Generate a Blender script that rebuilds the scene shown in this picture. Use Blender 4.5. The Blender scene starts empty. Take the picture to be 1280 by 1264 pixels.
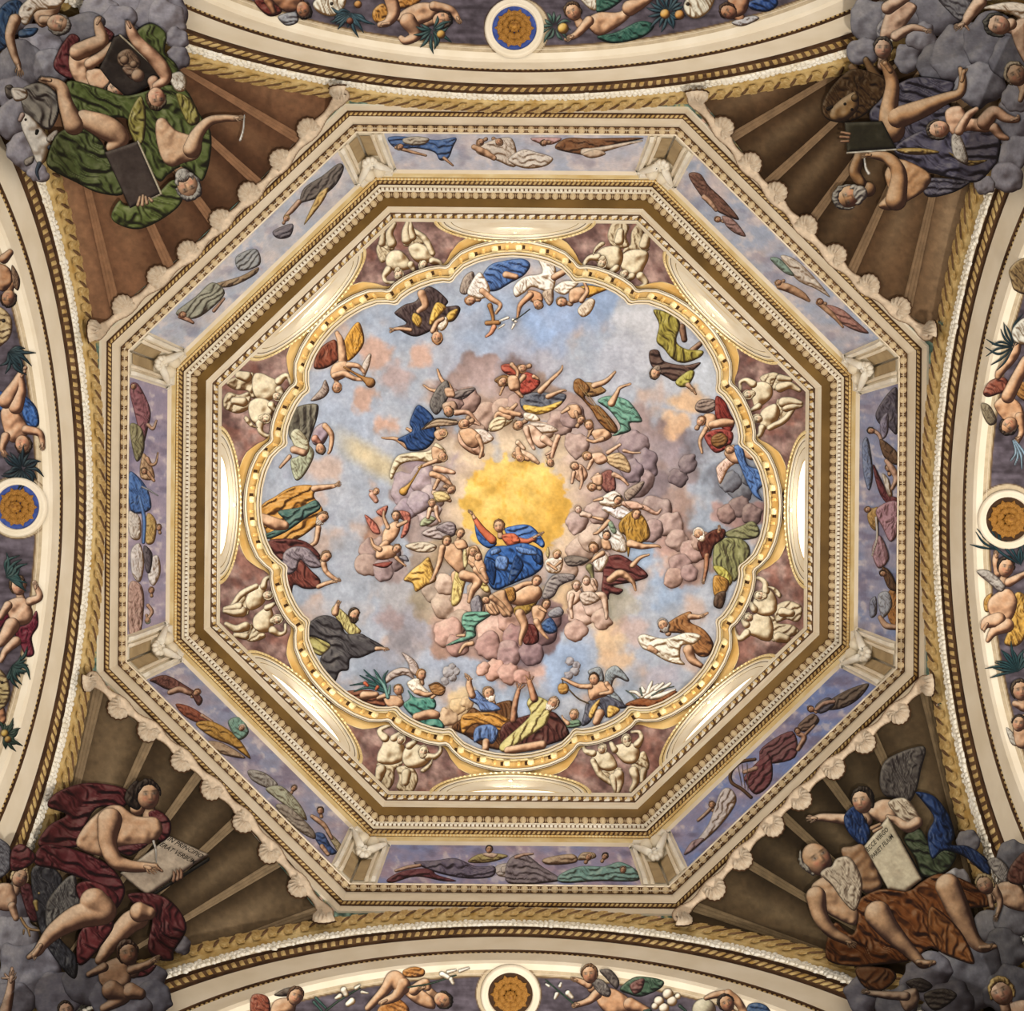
import bpy, math, numpy as np
from mathutils import Matrix, Vector
C = bpy.context.scene
rng = np.random.default_rng(7)
# ------------------------------------------------------------------ camera, world, lamps, exposure
F = 1550.0            # focal length in pixels of a 1280 x 1264 frame
CX, CY = 641.0, 622.0 # principal point
ROLL = math.radians(0.5)
Y0 = 0.22             # the photographer stands a little off the dome's axis
SX = 1.025            # the octagon is slightly longer along x
cr, sr = math.cos(ROLL), math.sin(ROLL)
cam = bpy.data.cameras.new('camera'); camo = bpy.data.objects.new('camera', cam)
C.collection.objects.link(camo); C.camera = camo
cam.sensor_width = 36.0; cam.lens = F*36/1280
cam.shift_x = (640-CX)/1280; cam.shift_y = (CY-632)/1280
cam.clip_end = 200
R_, D_ = Vector((cr, -sr, 0)), Vector((sr, cr, 0))
camo.matrix_world = Matrix(((R_.x, -D_.x, 0, 0), (R_.y, -D_.y, 0, 0), (0, 0, -1, 0), (0, 0, 0, 1)))
w = bpy.data.worlds.new('world'); C.world = w; w.use_nodes = True
w.node_tree.nodes['Background'].inputs[0].default_value = (1.0, 0.955, 0.90, 1)
w.node_tree.nodes['Background'].inputs[1].default_value = 0.95
C.view_settings.view_transform = 'Standard'; C.view_settings.look = 'None'
C.view_settings.gamma = 1.0; C.view_settings.use_curve_mapping = False
C.view_settings.exposure = 0.0
def lamp(name, loc, target, energy, size, color=(1, .95, .88), spread=180):
    l = bpy.data.lights.new(name, 'AREA'); l.energy = energy; l.size = size; l.color = color
    l.spread = math.radians(spread)
    o = bpy.data.objects.new(name, l); C.collection.objects.link(o); o.location = loc
    o.rotation_euler = (Vector(target)-Vector(loc)).to_track_quat('-Z', 'Y').to_euler()
    return o
lamp('nave_fill_light', (5.5, 7.5, -1.0), (-1.2, -1.6, 27), 3600, 1.2)  # added lamp out of view, brightens the mouldings and the upper left
lamp('dome_fill_light', (1.2, 1.6, -2.0), (0, 0, 33), 165, 0.8, spread=48)  # added lamp out of view, lifts the painted dome
WIN = 105   # daylight through each half-oval window of the dome
# ------------------------------------------------------------------ helpers
def lin(c):
    c = np.asarray(c, float)
    return np.where(c <= 0.04045, c/12.92, ((c+0.055)/1.055)**2.4)
def hexc(h):
    return np.array([int(h[i:i+2], 16)/255 for i in (0, 2, 4)])
ALB = 0.86
def dirs(px, py):
    du, dv = np.asarray(px, float)-CX, np.asarray(py, float)-CY
    return (du*cr+dv*sr)/F, (-du*sr+dv*cr)/F
def W(x, y, z):
    return np.stack([np.asarray(x)*SX, np.asarray(y)+Y0, np.asarray(z)+0*np.asarray(x)], -1)
KA = [math.radians(45*k) for k in range(8)]
KN = np.array([[math.cos(a), math.sin(a)] for a in KA])
T8 = math.tan(math.radians(22.5)); C8 = math.cos(math.radians(22.5))
def octn(x, y):
    ax, ay = np.abs(x), np.abs(y)
    return np.maximum(np.maximum(ax, ay), (ax+ay)*math.sqrt(.5))
ZB, HD, RD = 27.62, 5.2, 6.40      # dome springing, rise, radius
ZC, RP = 14.75, math.hypot(7.2, 7.35)   # centre of the pendentive sphere and the arches
def s_dome(px, py):
    u, v = dirs(px, py)
    lo, hi = np.full(u.shape, ZB-.6), np.full(u.shape, ZB+HD+.01)
    for _ in range(34):
        z = (lo+hi)/2
        x, y = u*z/SX, v*z-Y0
        t = np.clip((z-ZB)/1.6, 0, 1); t = t*t*(3-2*t)
        rho = (1-t)*octn(x, y)+t*np.hypot(x, y)*.975
        zs = ZB+HD*np.sqrt(np.maximum(1-(rho/RD)**2, 0))-np.maximum(rho-RD, 0)*2
        up = z < zs
        lo = np.where(up, z, lo); hi = np.where(up, hi, z)
    return np.stack([u*z, v*z, z], -1)
def s_wall(px, py, rho=7.0):
    u, v = dirs(px, py); z = np.full(u.shape, 99.0)
    for n in KN:
        den = n[0]*u/SX+n[1]*v
        zz = np.where(den > 1e-6, (rho+n[1]*Y0)/np.maximum(den, 1e-6), 99)
        z = np.minimum(z, zz)
    return np.stack([u*z, v*z, z], -1)
def z_sphere(u, v):
    a = (u/SX)**2+v**2+1; b = -2*(v*Y0+ZC); c = Y0**2+ZC**2-RP**2
    return (-b+np.sqrt(np.maximum(b*b-4*a*c, 0)))/(2*a)
def z_plane(u, v, d=6.93):
    return np.minimum(d*SX/np.maximum(np.abs(u), 1e-6), (d+np.sign(v)*Y0)/np.maximum(np.abs(v), 1e-6))
def s_pend(px, py):
    u, v = dirs(px, py); z = np.minimum(z_sphere(u, v), z_plane(u, v))
    return np.stack([u*z, v*z, z], -1)
RS = 5.0
def s_soff(px, py):      # intrados of the four arches
    u, v = dirs(px, py)
    horiz = np.abs(u)/SX > np.abs(v)
    q = np.where(horiz, v, u/SX); k = np.where(horiz, Y0, 0.0)
    a = q*q+1; b = -2*(q*k+ZC); c = k*k+ZC**2-RS**2
    z = (-b+np.sqrt(np.maximum(b*b-4*a*c, 0)))/(2*a)
    return np.stack([u*z, v*z, z], -1)
SURF = dict(dome=s_dome, wall=s_wall, pend=s_pend, soff=s_soff)
def lift(P, h):           # move towards the room along the line of sight
    d = np.linalg.norm(P, axis=-1, keepdims=True)
    return P*(1-np.asarray(h)[..., None]/d)
# ---- value noise
_P = rng.random((256, 256))
def vnoise(x, y):
    xi, yi = np.floor(x).astype(int), np.floor(y).astype(int)
    fx, fy = x-xi, y-yi; fx = fx*fx*(3-2*fx); fy = fy*fy*(3-2*fy)
    g = lambda i, j: _P[(xi+i) & 255, (yi+j) & 255]
    return (g(0, 0)*(1-fx)+g(1, 0)*fx)*(1-fy)+(g(0, 1)*(1-fx)+g(1, 1)*fx)*fy
def fbm(x, y, n=4):
    s, a, t = 0, .5, 0
    for i in range(n):
        s = s+a*vnoise(x*2**i+17.3*i, y*2**i+5.1*i); t += a; a *= .5
    return s/t
# ------------------------------------------------------------------ materials
def nodes(name):
    m = bpy.data.materials.new(name); m.use_nodes = True
    nt = m.node_tree; b = nt.nodes['Principled BSDF']
    return m, nt, b
def noise_mat(name, c1, c2, scale=3.0, rough=.75, metal=0.0, bump=.15, spec=.2, bscale=None):
    m, nt, b = nodes(name); N, L = nt.nodes, nt.links
    tc = N.new('ShaderNodeTexCoord')
    n1 = N.new('ShaderNodeTexNoise'); n1.inputs['Scale'].default_value = scale; n1.inputs['Detail'].default_value = 8
    r = N.new('ShaderNodeValToRGB')
    r.color_ramp.elements[0].position = .3; r.color_ramp.elements[1].position = .7
    r.color_ramp.elements[0].color = (*lin(hexc(c1))*ALB, 1); r.color_ramp.elements[1].color = (*lin(hexc(c2))*ALB, 1)
    L.new(tc.outputs['Object'], n1.inputs['Vector']); L.new(n1.outputs['Fac'], r.inputs[0]); L.new(r.outputs[0], b.inputs['Base Color'])
    b.inputs['Roughness'].default_value = rough; b.inputs['Metallic'].default_value = metal
    b.inputs['Specular IOR Level'].default_value = spec
    n2 = N.new('ShaderNodeTexNoise'); n2.inputs['Scale'].default_value = bscale or scale*6; n2.inputs['Detail'].default_value = 5
    bm = N.new('ShaderNodeBump'); bm.inputs['Strength'].default_value = bump; bm.inputs['Distance'].default_value = .02
    L.new(tc.outputs['Object'], n2.inputs['Vector']); L.new(n2.outputs['Fac'], bm.inputs['Height']); L.new(bm.outputs[0], b.inputs['Normal'])
    return m
def paint_mat(name, rough=.85, amt=.16):
    m, nt, b = nodes(name); N, L = nt.nodes, nt.links
    at = N.new('ShaderNodeAttribute'); at.attribute_name = 'Col'
    g = N.new('ShaderNodeNewGeometry')
    n1 = N.new('ShaderNodeTexNoise'); n1.inputs['Scale'].default_value = 14; n1.inputs['Detail'].default_value = 9
    n1.inputs['Roughness'].default_value = .7
    mr = N.new('ShaderNodeMapRange'); mr.inputs[3].default_value = 1-amt; mr.inputs[4].default_value = 1+amt
    mr.inputs[1].default_value = .25; mr.inputs[2].default_value = .75
    mx = N.new('ShaderNodeVectorMath'); mx.operation = 'MULTIPLY'
    L.new(g.outputs['Position'], n1.inputs['Vector']); L.new(n1.outputs['Fac'], mr.inputs[0])
    L.new(at.outputs['Color'], mx.inputs[0]); L.new(mr.outputs[0], mx.inputs[1]); L.new(mx.outputs[0], b.inputs['Base Color'])
    b.inputs['Roughness'].default_value = rough; b.inputs['Specular IOR Level'].default_value = .12
    return m
M = dict(
    fresco=paint_mat('fresco_paint'),
    cream=noise_mat('cream_stucco', 'e0cfb2', 'eee0c8', 1.6),
    ivory=noise_mat('ivory_stucco', 'e2d2b4', 'f0e6d0', 2.0),
    pale=noise_mat('pale_gilt', 'd8b878', 'efdcab', 2.4, rough=.55),
    ochre=noise_mat('ochre_gilt', 'cf9f52', 'e6c485', 1.5, rough=.6),
    gold=noise_mat('gilt_leaf', 'b08a48', 'dcbf84', 5, rough=.5, metal=.15, bump=.3),
    darkgold=noise_mat('dark_gilt_soffit', '5e4312', '80602a', 1.2, rough=.6),
    recess=noise_mat('brown_recess', '4e3520', '77583a', 5, rough=.8),
    umber=noise_mat('umber_line', '35200f', '50351d', 5, rough=.8),
    egg=noise_mat('egg_stucco', 'c0a57c', 'dcc7a0', 6, rough=.6),
    white=noise_mat('white_stucco', 'e6dac2', 'f6efe0', 3, rough=.7),
    grey=noise_mat('grey_plaster', '6a625a', '8a8178', 2),
    shell=noise_mat('shell_stucco', 'bfa68a', 'dac8ae', 5),
)
def glow(name, col, s):
    m, nt, b = nodes(name)
    b.inputs['Base Color'].default_value = (*col, 1); b.inputs['Emission Color'].default_value = (*col, 1)
    b.inputs['Emission Strength'].default_value = s
    return m
M['daylight'] = glow('daylit_glass', (1, .98, .92), 1.0)
# ------------------------------------------------------------------ object helpers
def prop(o, label=None, cat=None, group=None, kind=None):
    if label: o['label'] = label
    if cat: o['category'] = cat
    if group: o['group'] = group
    if kind: o['kind'] = kind
    return o
def empty(name, loc, label, cat, group=None):
    o = bpy.data.objects.new(name, None); C.collection.objects.link(o); o.location = loc
    o.empty_display_size = .2
    return prop(o, label, cat, group)
def mesh(name, V, faces, mats, parent=None, col=None, fmat=None, smooth=True, origin=None):
    """V (N,3) world space; faces an (M,4|3) array or list; origin = parent's location"""
    V = np.asarray(V, np.float32)
    org = np.array(origin if origin is not None else (parent.matrix_basis.translation if parent else (0, 0, 0)), np.float32)
    if parent and parent.parent and origin is None:
        org = np.array(parent.parent.matrix_basis.translation, np.float32)+org
    me = bpy.data.meshes.new(name)
    if isinstance(faces, np.ndarray):
        n, k = faces.shape
        me.vertices.add(len(V)); me.vertices.foreach_set('co', (V-org).ravel())
        me.loops.add(n*k); me.loops.foreach_set('vertex_index', faces.astype(np.int32).ravel())
        me.polygons.add(n); me.polygons.foreach_set('loop_start', np.arange(0, n*k, k, dtype=np.int32))
        me.update(calc_edges=True)
    else:
        me.from_pydata((V-org).tolist(), [], faces)
    for m in (mats if isinstance(mats, list) else [mats]): me.materials.append(M[m] if isinstance(m, str) else m)
    np_ = len(me.polygons)
    if fmat is not None: me.polygons.foreach_set('material_index', np.asarray(fmat, np.int32))
    if smooth: me.polygons.foreach_set('use_smooth', np.ones(np_, bool))
    if col is not None:
        a = me.color_attributes.new('Col', 'FLOAT_COLOR', 'POINT')
        c4 = np.ones((len(V), 4), np.float32); c4[:, :3] = lin(np.clip(col, 0, 1))*ALB
        a.data.foreach_set('color', c4.ravel())
    o = bpy.data.objects.new(name, me); C.collection.objects.link(o)
    if parent: o.parent = parent
    elif origin is not None: o.location = origin
    return o
def link_copy(src, name, parent, mat):
    o = bpy.data.objects.new(name, src); C.collection.objects.link(o); o.parent = parent; o.matrix_local = mat
    return o
# ------------------------------------------------------------------ painted pieces (low relief on a surface)
def catmull(pts, closed=True, n=5):
    p = np.asarray(pts, float)
    if len(p) < 3: return p
    P = np.vstack([p[-1], p, p[0], p[1]]) if closed else np.vstack([2*p[0]-p[1], p, 2*p[-1]-p[-2]])
    out = []
    for i in range(1, len(P)-2):
        p0, p1, p2, p3 = P[i-1], P[i], P[i+1], P[i+2]
        for k in range(n):
            t = k/n
            out.append(.5*((2*p1)+(-p0+p2)*t+(2*p0-5*p1+4*p2-p3)*t*t+(-p0+3*p1-3*p2+p3)*t**3))
    if not closed: out.append(p[-1])
    return np.array(out)
def sd_poly(poly, X, Y):
    d = np.full(X.shape, 1e9); ins = np.zeros(X.shape, bool)
    n = len(poly)
    for i in range(n):
        ax, ay = poly[i]; bx, by = poly[(i+1) % n]
        ex, ey = bx-ax, by-ay; L2 = ex*ex+ey*ey+1e-12
        t = np.clip(((X-ax)*ex+(Y-ay)*ey)/L2, 0, 1)
        d = np.minimum(d, (X-ax-t*ex)**2+(Y-ay-t*ey)**2)
        if abs(ey) > 1e-12:
            c = ((ay > Y) != (by > Y)) & (X < ex*(Y-ay)/ey+ax)
            ins ^= c
    d = np.sqrt(d)
    return np.where(ins, d, -d)
def sd_caps(chain, X, Y):
    """tapered capsule chain -> (inside distance, cross-section height)"""
    best = np.full(X.shape, -1e9); H = np.zeros(X.shape)
    ch = np.asarray(chain, float)
    if len(ch) == 1: ch = np.vstack([ch, ch+[.01, 0, 0]])
    for (ax, ay, ra), (bx, by, rb) in zip(ch[:-1], ch[1:]):
        ex, ey = bx-ax, by-ay; L2 = ex*ex+ey*ey+1e-9
        t = np.clip(((X-ax)*ex+(Y-ay)*ey)/L2, 0, 1)
        dd = np.hypot(X-ax-t*ex, Y-ay-t*ey); r = ra+(rb-ra)*t
        s = r-dd
        H = np.maximum(H, np.sqrt(np.maximum(r*r-dd*dd, 0)))
        best = np.maximum(best, s)
    return best, H
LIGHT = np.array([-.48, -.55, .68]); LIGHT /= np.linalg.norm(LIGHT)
def grid(x0, y0, x1, y1, st):
    xs = np.arange(x0-st*2, x1+st*3, st); ys = np.arange(y0-st*2, y1+st*3, st)
    return np.meshgrid(xs, ys)
def folds(X, Y, ang, lam, seed=0):
    """drapery: broad masses broken by sharp creases that fork and change depth"""
    a = math.radians(ang)
    wx = X+lam*1.5*(fbm((X+seed*7.7)/(3.2*lam), (Y+seed*3.1)/(3.2*lam), 3)-.5)*2
    wy = Y+lam*1.5*(fbm((X-seed*5.7)/(3.2*lam), (Y+seed*9.1)/(3.2*lam), 3)-.5)*2
    q = (-wx*math.sin(a)+wy*math.cos(a))/lam; p = (wx*math.cos(a)+wy*math.sin(a))/lam
    tri = lambda t: 1-np.abs(2*(t-np.floor(t))-1)
    saw = lambda t, k: np.where((t-np.floor(t)) < k, (t-np.floor(t))/k, (1-(t-np.floor(t)))/(1-k))
    m = fbm(p/3.1+seed, q/1.7, 3)
    big = saw(q*.62+p*.10+seed, .72)
    small = saw(q*1.35-p*.16+2.3*m, .3)
    return lam*(.62*big*(.4+1.0*m)+.30*np.power(small, 1.4)*(1.5-1.6*m).clip(.1, 1.3))
SAT = .86
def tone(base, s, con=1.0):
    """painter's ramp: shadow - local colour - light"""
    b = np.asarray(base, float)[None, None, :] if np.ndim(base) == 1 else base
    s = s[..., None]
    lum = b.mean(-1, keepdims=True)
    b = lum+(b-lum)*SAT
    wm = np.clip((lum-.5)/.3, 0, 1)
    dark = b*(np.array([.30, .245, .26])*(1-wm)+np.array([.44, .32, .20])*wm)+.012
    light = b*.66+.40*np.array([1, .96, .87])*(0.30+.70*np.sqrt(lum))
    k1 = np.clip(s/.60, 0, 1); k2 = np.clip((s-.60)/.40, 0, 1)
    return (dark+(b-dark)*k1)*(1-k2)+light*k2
def to_mesh(X, Y, sd, hh, colr, surf, level, st):
    """grid cells inside sd>0, border vertices snapped to the outline"""
    ins = sd > 0
    cell = ins[:-1, :-1] | ins[1:, :-1] | ins[:-1, 1:] | ins[1:, 1:]
    if not cell.any(): return None
    gy, gx = np.gradient(sd, st); g2 = np.maximum(gx*gx+gy*gy, .3)
    out = (~ins) & (sd > -2.2*st)
    Xs = np.where(out, X-gx*sd/g2, X); Ys = np.where(out, Y-gy*sd/g2, Y)
    ny, nx = X.shape
    idx = np.arange(ny*nx).reshape(ny, nx)
    j, i = np.nonzero(cell)
    q = np.stack([idx[j, i], idx[j, i+1], idx[j+1, i+1], idx[j+1, i]], 1)
    used, inv = np.unique(q, return_inverse=True)
    q = inv.reshape(q.shape)
    P = SURF[surf](Xs.ravel()[used], Ys.ravel()[used])
    P = lift(P, level+np.maximum(hh.ravel()[used], 0))
    return P, q, colr.reshape(-1, 3)[used]
class Acc:   # joins patches into one mesh
    def __init__(s): s.V, s.Q, s.c, s.n = [], [], [], 0
    def add(s, t):
        if t is None: return
        s.V.append(t[0]); s.Q.append(t[1]+s.n); s.c.append(t[2]); s.n += len(t[0])
    def build(s, name, parent=None, mat='fresco', origin=None):
        if not s.n: return None
        return mesh(name, np.vstack(s.V), np.vstack(s.Q), mat, parent, np.vstack(s.c), origin=origin)
PXM = {'dome': .0185, 'wall': .016, 'pend': .0135, 'soff': .0128}
def patch(sd, H, X, Y, base, surf, level, st, con=1.0, fold=None, seed=0, rim=1.0, relief=.35, tex=.10, light=None, musc=False):
    HH = H.copy()
    if musc: HH = HH+min(6, H.max()*.9)*.42*(fbm(X/max(3.2, H.max()*1.15)+seed, Y/max(3.2, H.max()*1.15)-seed, 1)-.5)*np.clip(sd/2, 0, 1)
    if fold: HH = HH*.8+folds(X, Y, fold[0], fold[1], seed)*np.clip(sd/2.0, 0, 1)
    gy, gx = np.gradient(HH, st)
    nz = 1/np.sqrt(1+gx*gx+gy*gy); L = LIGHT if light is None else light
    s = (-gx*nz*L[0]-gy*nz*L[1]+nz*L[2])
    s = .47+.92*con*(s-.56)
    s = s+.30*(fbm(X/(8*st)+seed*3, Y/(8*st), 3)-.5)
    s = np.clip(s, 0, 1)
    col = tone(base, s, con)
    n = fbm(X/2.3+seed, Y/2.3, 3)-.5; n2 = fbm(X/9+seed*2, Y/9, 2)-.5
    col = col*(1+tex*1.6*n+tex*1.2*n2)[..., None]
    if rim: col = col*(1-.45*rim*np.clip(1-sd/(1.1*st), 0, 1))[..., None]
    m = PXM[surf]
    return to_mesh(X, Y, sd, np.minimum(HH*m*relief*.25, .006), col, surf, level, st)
def puff(sd, w):
    w = max(w, .5); t = np.clip(sd/w, 0, 1)
    return w*.75*np.sqrt(np.maximum(1-(1-t)**2, 0))
# ------------------------------------------------------------------ octagonal mouldings
def oct_pt(k, s, rho, z):     # s in -1..1 along side k
    n = KN[k]; t = np.array([-n[1], n[0]])
    x = n[0]*rho+t[0]*s*rho*T8; y = n[1]*rho+t[1]*s*rho*T8
    return W(x, y, z)
def oct_ring(name, prof, mats, parent=None):
    mats_u = sorted(set(mats)); V, Fc, fm = [], [], []
    for j, mt in enumerate(mats):
        (r0, z0), (r1, z1) = prof[j], prof[j+1]
        b = len(V)
        for k in range(8):
            for (r, z) in ((r0, z0), (r1, z1)):
                for s in (-1, 1): V.append(oct_pt(k, s, r, z))
            q = b+4*k; Fc.append((q, q+1, q+3, q+2)); fm.append(mats_u.index(mt))
    return mesh(name, V, Fc, mats_u, parent, fmat=fm, smooth=False)
def frame_on(k, s, a, b):     # matrix on band a->b of side k: X along the side, Y across the band, Z out of it
    m = ((a[0]+b[0])/2, (a[1]+b[1])/2)
    p = Vector(oct_pt(k, s, *m)); n = KN[k]
    tx = Vector((-n[1]*SX, n[0], 0)).normalized()
    d = Vector((n[0]*(b[0]-a[0])*SX, n[1]*(b[0]-a[0]), b[1]-a[1])).normalized()
    zz = tx.cross(d).normalized()
    if zz.dot(-p) < 0: zz = -zz
    d = zz.cross(tx)
    M4 = Matrix((tx, d, zz)).transposed().to_4x4(); M4.translation = p
    return M4
def arch_pt(j, R, a, d):
    n = KN[2*j]; t = np.array([-n[1], n[0]])
    x = n[0]*d+t[0]*R*math.cos(a); y = n[1]*d+t[1]*R*math.cos(a)
    return W(x, y, ZC+R*math.sin(a))
def arch_frame(j, a, R, d, up=(1, 0)):   # X along the arc, Y radial (outwards), Z towards the crossing
    p = Vector(arch_pt(j, R, a, d)); e = 1e-3
    tx = (Vector(arch_pt(j, R, a+e, d))-p).normalized(); ry = (Vector(arch_pt(j, R+e, a, d))-p).normalized()
    zz = tx.cross(ry).normalized(); n = KN[2*j]
    if zz.x*n[0]+zz.y*n[1] > 0: tx = -tx; zz = -zz
    M4 = Matrix((tx, ry, zz)).transposed().to_4x4(); M4.translation = p
    return M4
# ------------------------------------------------------------------ template pieces (numpy verts + faces)
def dome_piece(nu=8, nv=3, rx=.5, ry=.5, rz=.3, sharp=1.0):
    V, Fc = [(0, 0, rz)], []
    for v in range(1, nv+1):
        t = math.pi/2*v/nv
        for u in range(nu):
            a = 2*math.pi*u/nu; c = math.cos(a); s_ = math.sin(a)
            V.append((rx*math.sin(t)*c, ry*math.sin(t)*s_, rz*math.cos(t)*sharp))
    for u in range(nu): Fc.append((0, 1+u, 1+(u+1) % nu))
    for v in range(nv-1):
        for u in range(nu):
            a = 1+v*nu; Fc.append((a+u, a+nu+u, a+nu+(u+1) % nu, a+(u+1) % nu))
    return np.array(V), Fc
def prism(outline, h, inset=.75):
    n = len(outline); o = np.array(outline, float); c = o.mean(0)
    V = [(*p, 0) for p in o]+[(*(c+(p-c)*inset), h) for p in o]
    Fc = [(i, (i+1) % n, n+(i+1) % n, n+i) for i in range(n)]+[tuple(range(n, 2*n))]
    return np.array(V), Fc
def tmesh(name, T, mat):
    me = bpy.data.meshes.new(name); me.from_pydata(T[0].tolist(), [], T[1]); me.materials.append(M[mat])
    me.polygons.foreach_set('use_smooth', np.ones(len(me.polygons), bool))
    return me
def scatter(name, T, mats4, mat, parent=None, kind='stuff', scale=None):
    V, Fc, n = [], [], 0; tv = np.c_[T[0], np.ones(len(T[0]))]
    for i, m in enumerate(mats4):
        V.append((tv @ np.array(m).T)[:, :3]); Fc += [tuple(n+x for x in f) for f in T[1]]; n += len(tv)
    o = mesh(name, np.vstack(V), Fc, mat, parent)
    if kind: o['kind'] = kind
    return o
def S3(x, y, z): return Matrix.Diagonal((x, y, z, 1))
def RZ(a): return Matrix.Rotation(a, 4, 'Z')
EGG = dome_piece(10, 4, .5, .5, .42)
LEAF = prism([(-.5, -.45), (.05, -.5), (.5, .35), (.42, .5), (-.1, .42)], .22, .6)
DART = prism([(-.5, 0), (0, -.5), (.5, 0), (0, .5)], .3, .4)
BEAD = dome_piece(6, 2, .5, .5, .45)
BLOCK = prism([(-.5, -.5), (.5, -.5), (.5, .5), (-.5, .5)], .9, .86)
# ------------------------------------------------------------------ lower architrave (trim_1)
LP = [(7.24, 22.165), (7.2, 22.17), (7.2, 22.45), (7.17, 22.455), (7.125, 22.475), (7.11, 22.48), (7.10, 22.93), (7.085, 22.935), (6.985, 23.0), (6.965, 23.01), (6.965, 23.04), (7.0, 23.05)]
tr1 = oct_ring('trim_1', LP, ['cream', 'cream', 'umber', 'recess', 'umber', 'cream', 'umber', 'recess', 'cream', 'cream', 'cream'])
prop(tr1, 'octagonal lower architrave with large egg mouldings under the frieze paintings', 'moulding', kind='structure')
egg_me = tmesh('egg', EGG, 'egg')
def row(k, a, b, spacing, first=.5):
    L = 2*T8*(a[0]+b[0])/2*(SX if k % 4 == 0 else 1); n = max(1, int(round(L/spacing)))
    return [(i+first)/n*2-1 for i in range(n)], L/n
def eggs(ring, a, b, sp, wx, name):
    wy = math.hypot(a[0]-b[0], a[1]-b[1]); darts = []
    for k in range(8):
        ss, d = row(k, a, b, sp)
        for s in ss:
            link_copy(egg_me, name, ring, frame_on(k, s, a, b) @ S3(d*wx, wy*1.12, .13))
            darts.append(frame_on(k, s+d/(2*T8*a[0]*1.0), a, b) @ S3(d*.12, wy*.9, .07))
    scatter('dart_row', DART, darts, 'egg', ring)
eggs(tr1, LP[7], LP[8], .185, .76, 'egg')
def strip(ring, a, b, sp, T, sx, sy, sz, mat, name):
    wy = math.hypot(a[0]-b[0], a[1]-b[1]); ms = []
    for k in range(8):
        ss, d = row(k, a, b, sp)
        ms += [frame_on(k, s, a, b) @ S3(d*sx, wy*sy, sz) for s in ss]
    return scatter(name, T, ms, mat, ring)
strip(tr1, LP[3], LP[4], .085, LEAF, .95, 1.1, .07, 'gold', 'leaf_band')
# ------------------------------------------------------------------ drum wall and upper cornice (trim_2)
wl = oct_ring('wall_drum', [(7.03, 22.9), (7.03, 25.9)], ['cream']); prop(wl, kind='structure')
UP = [(7.0, 25.70), (6.945, 25.80), (6.92, 26.03), (6.91, 26.04), (6.88, 26.10), (6.868, 26.11), (6.838, 26.22), (6.81, 26.23), (6.79, 26.36), (6.745, 26.40), (6.71, 26.41), (6.625, 26.56), (6.62, 26.58), (6.44, 26.60), (6.425, 26.85), (6.41, 27.03), (6.40, 27.04), (6.37, 27.42), (6.36, 27.44), (6.36, 27.70)]
tr2 = oct_ring('trim_2', UP, ['cream', 'pale', 'umber', 'ochre', 'umber', 'recess', 'umber', 'ivory', 'recess', 'ivory', 'recess', 'umber', 'darkgold', 'ivory', 'cream', 'umber', 'recess', 'ivory', 'ivory'])
prop(tr2, 'octagonal gilded upper cornice with small eggs and dark gold soffit below the dome', 'cornice', kind='structure')
eggs(tr2, UP[10], UP[11], .185, .78, 'egg')
strip(tr2, UP[3], UP[4], .07, BEAD, .8, 1.0, .05, 'pale', 'bead_row')
strip(tr2, UP[5], UP[6], .10, LEAF, .9, 1.1, .07, 'gold', 'leaf_band')
strip(tr2, UP[8], UP[9], .09, BLOCK, .72, .9, .05, 'white', 'dentil_row')
strip(tr2, UP[16], UP[17], .22, LEAF, .9, .8, .09, 'white', 'acanthus_band')
strip(tr2, UP[16], UP[17], .11, BEAD, .7, .4, .11, 'gold', 'flower_band')
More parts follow.
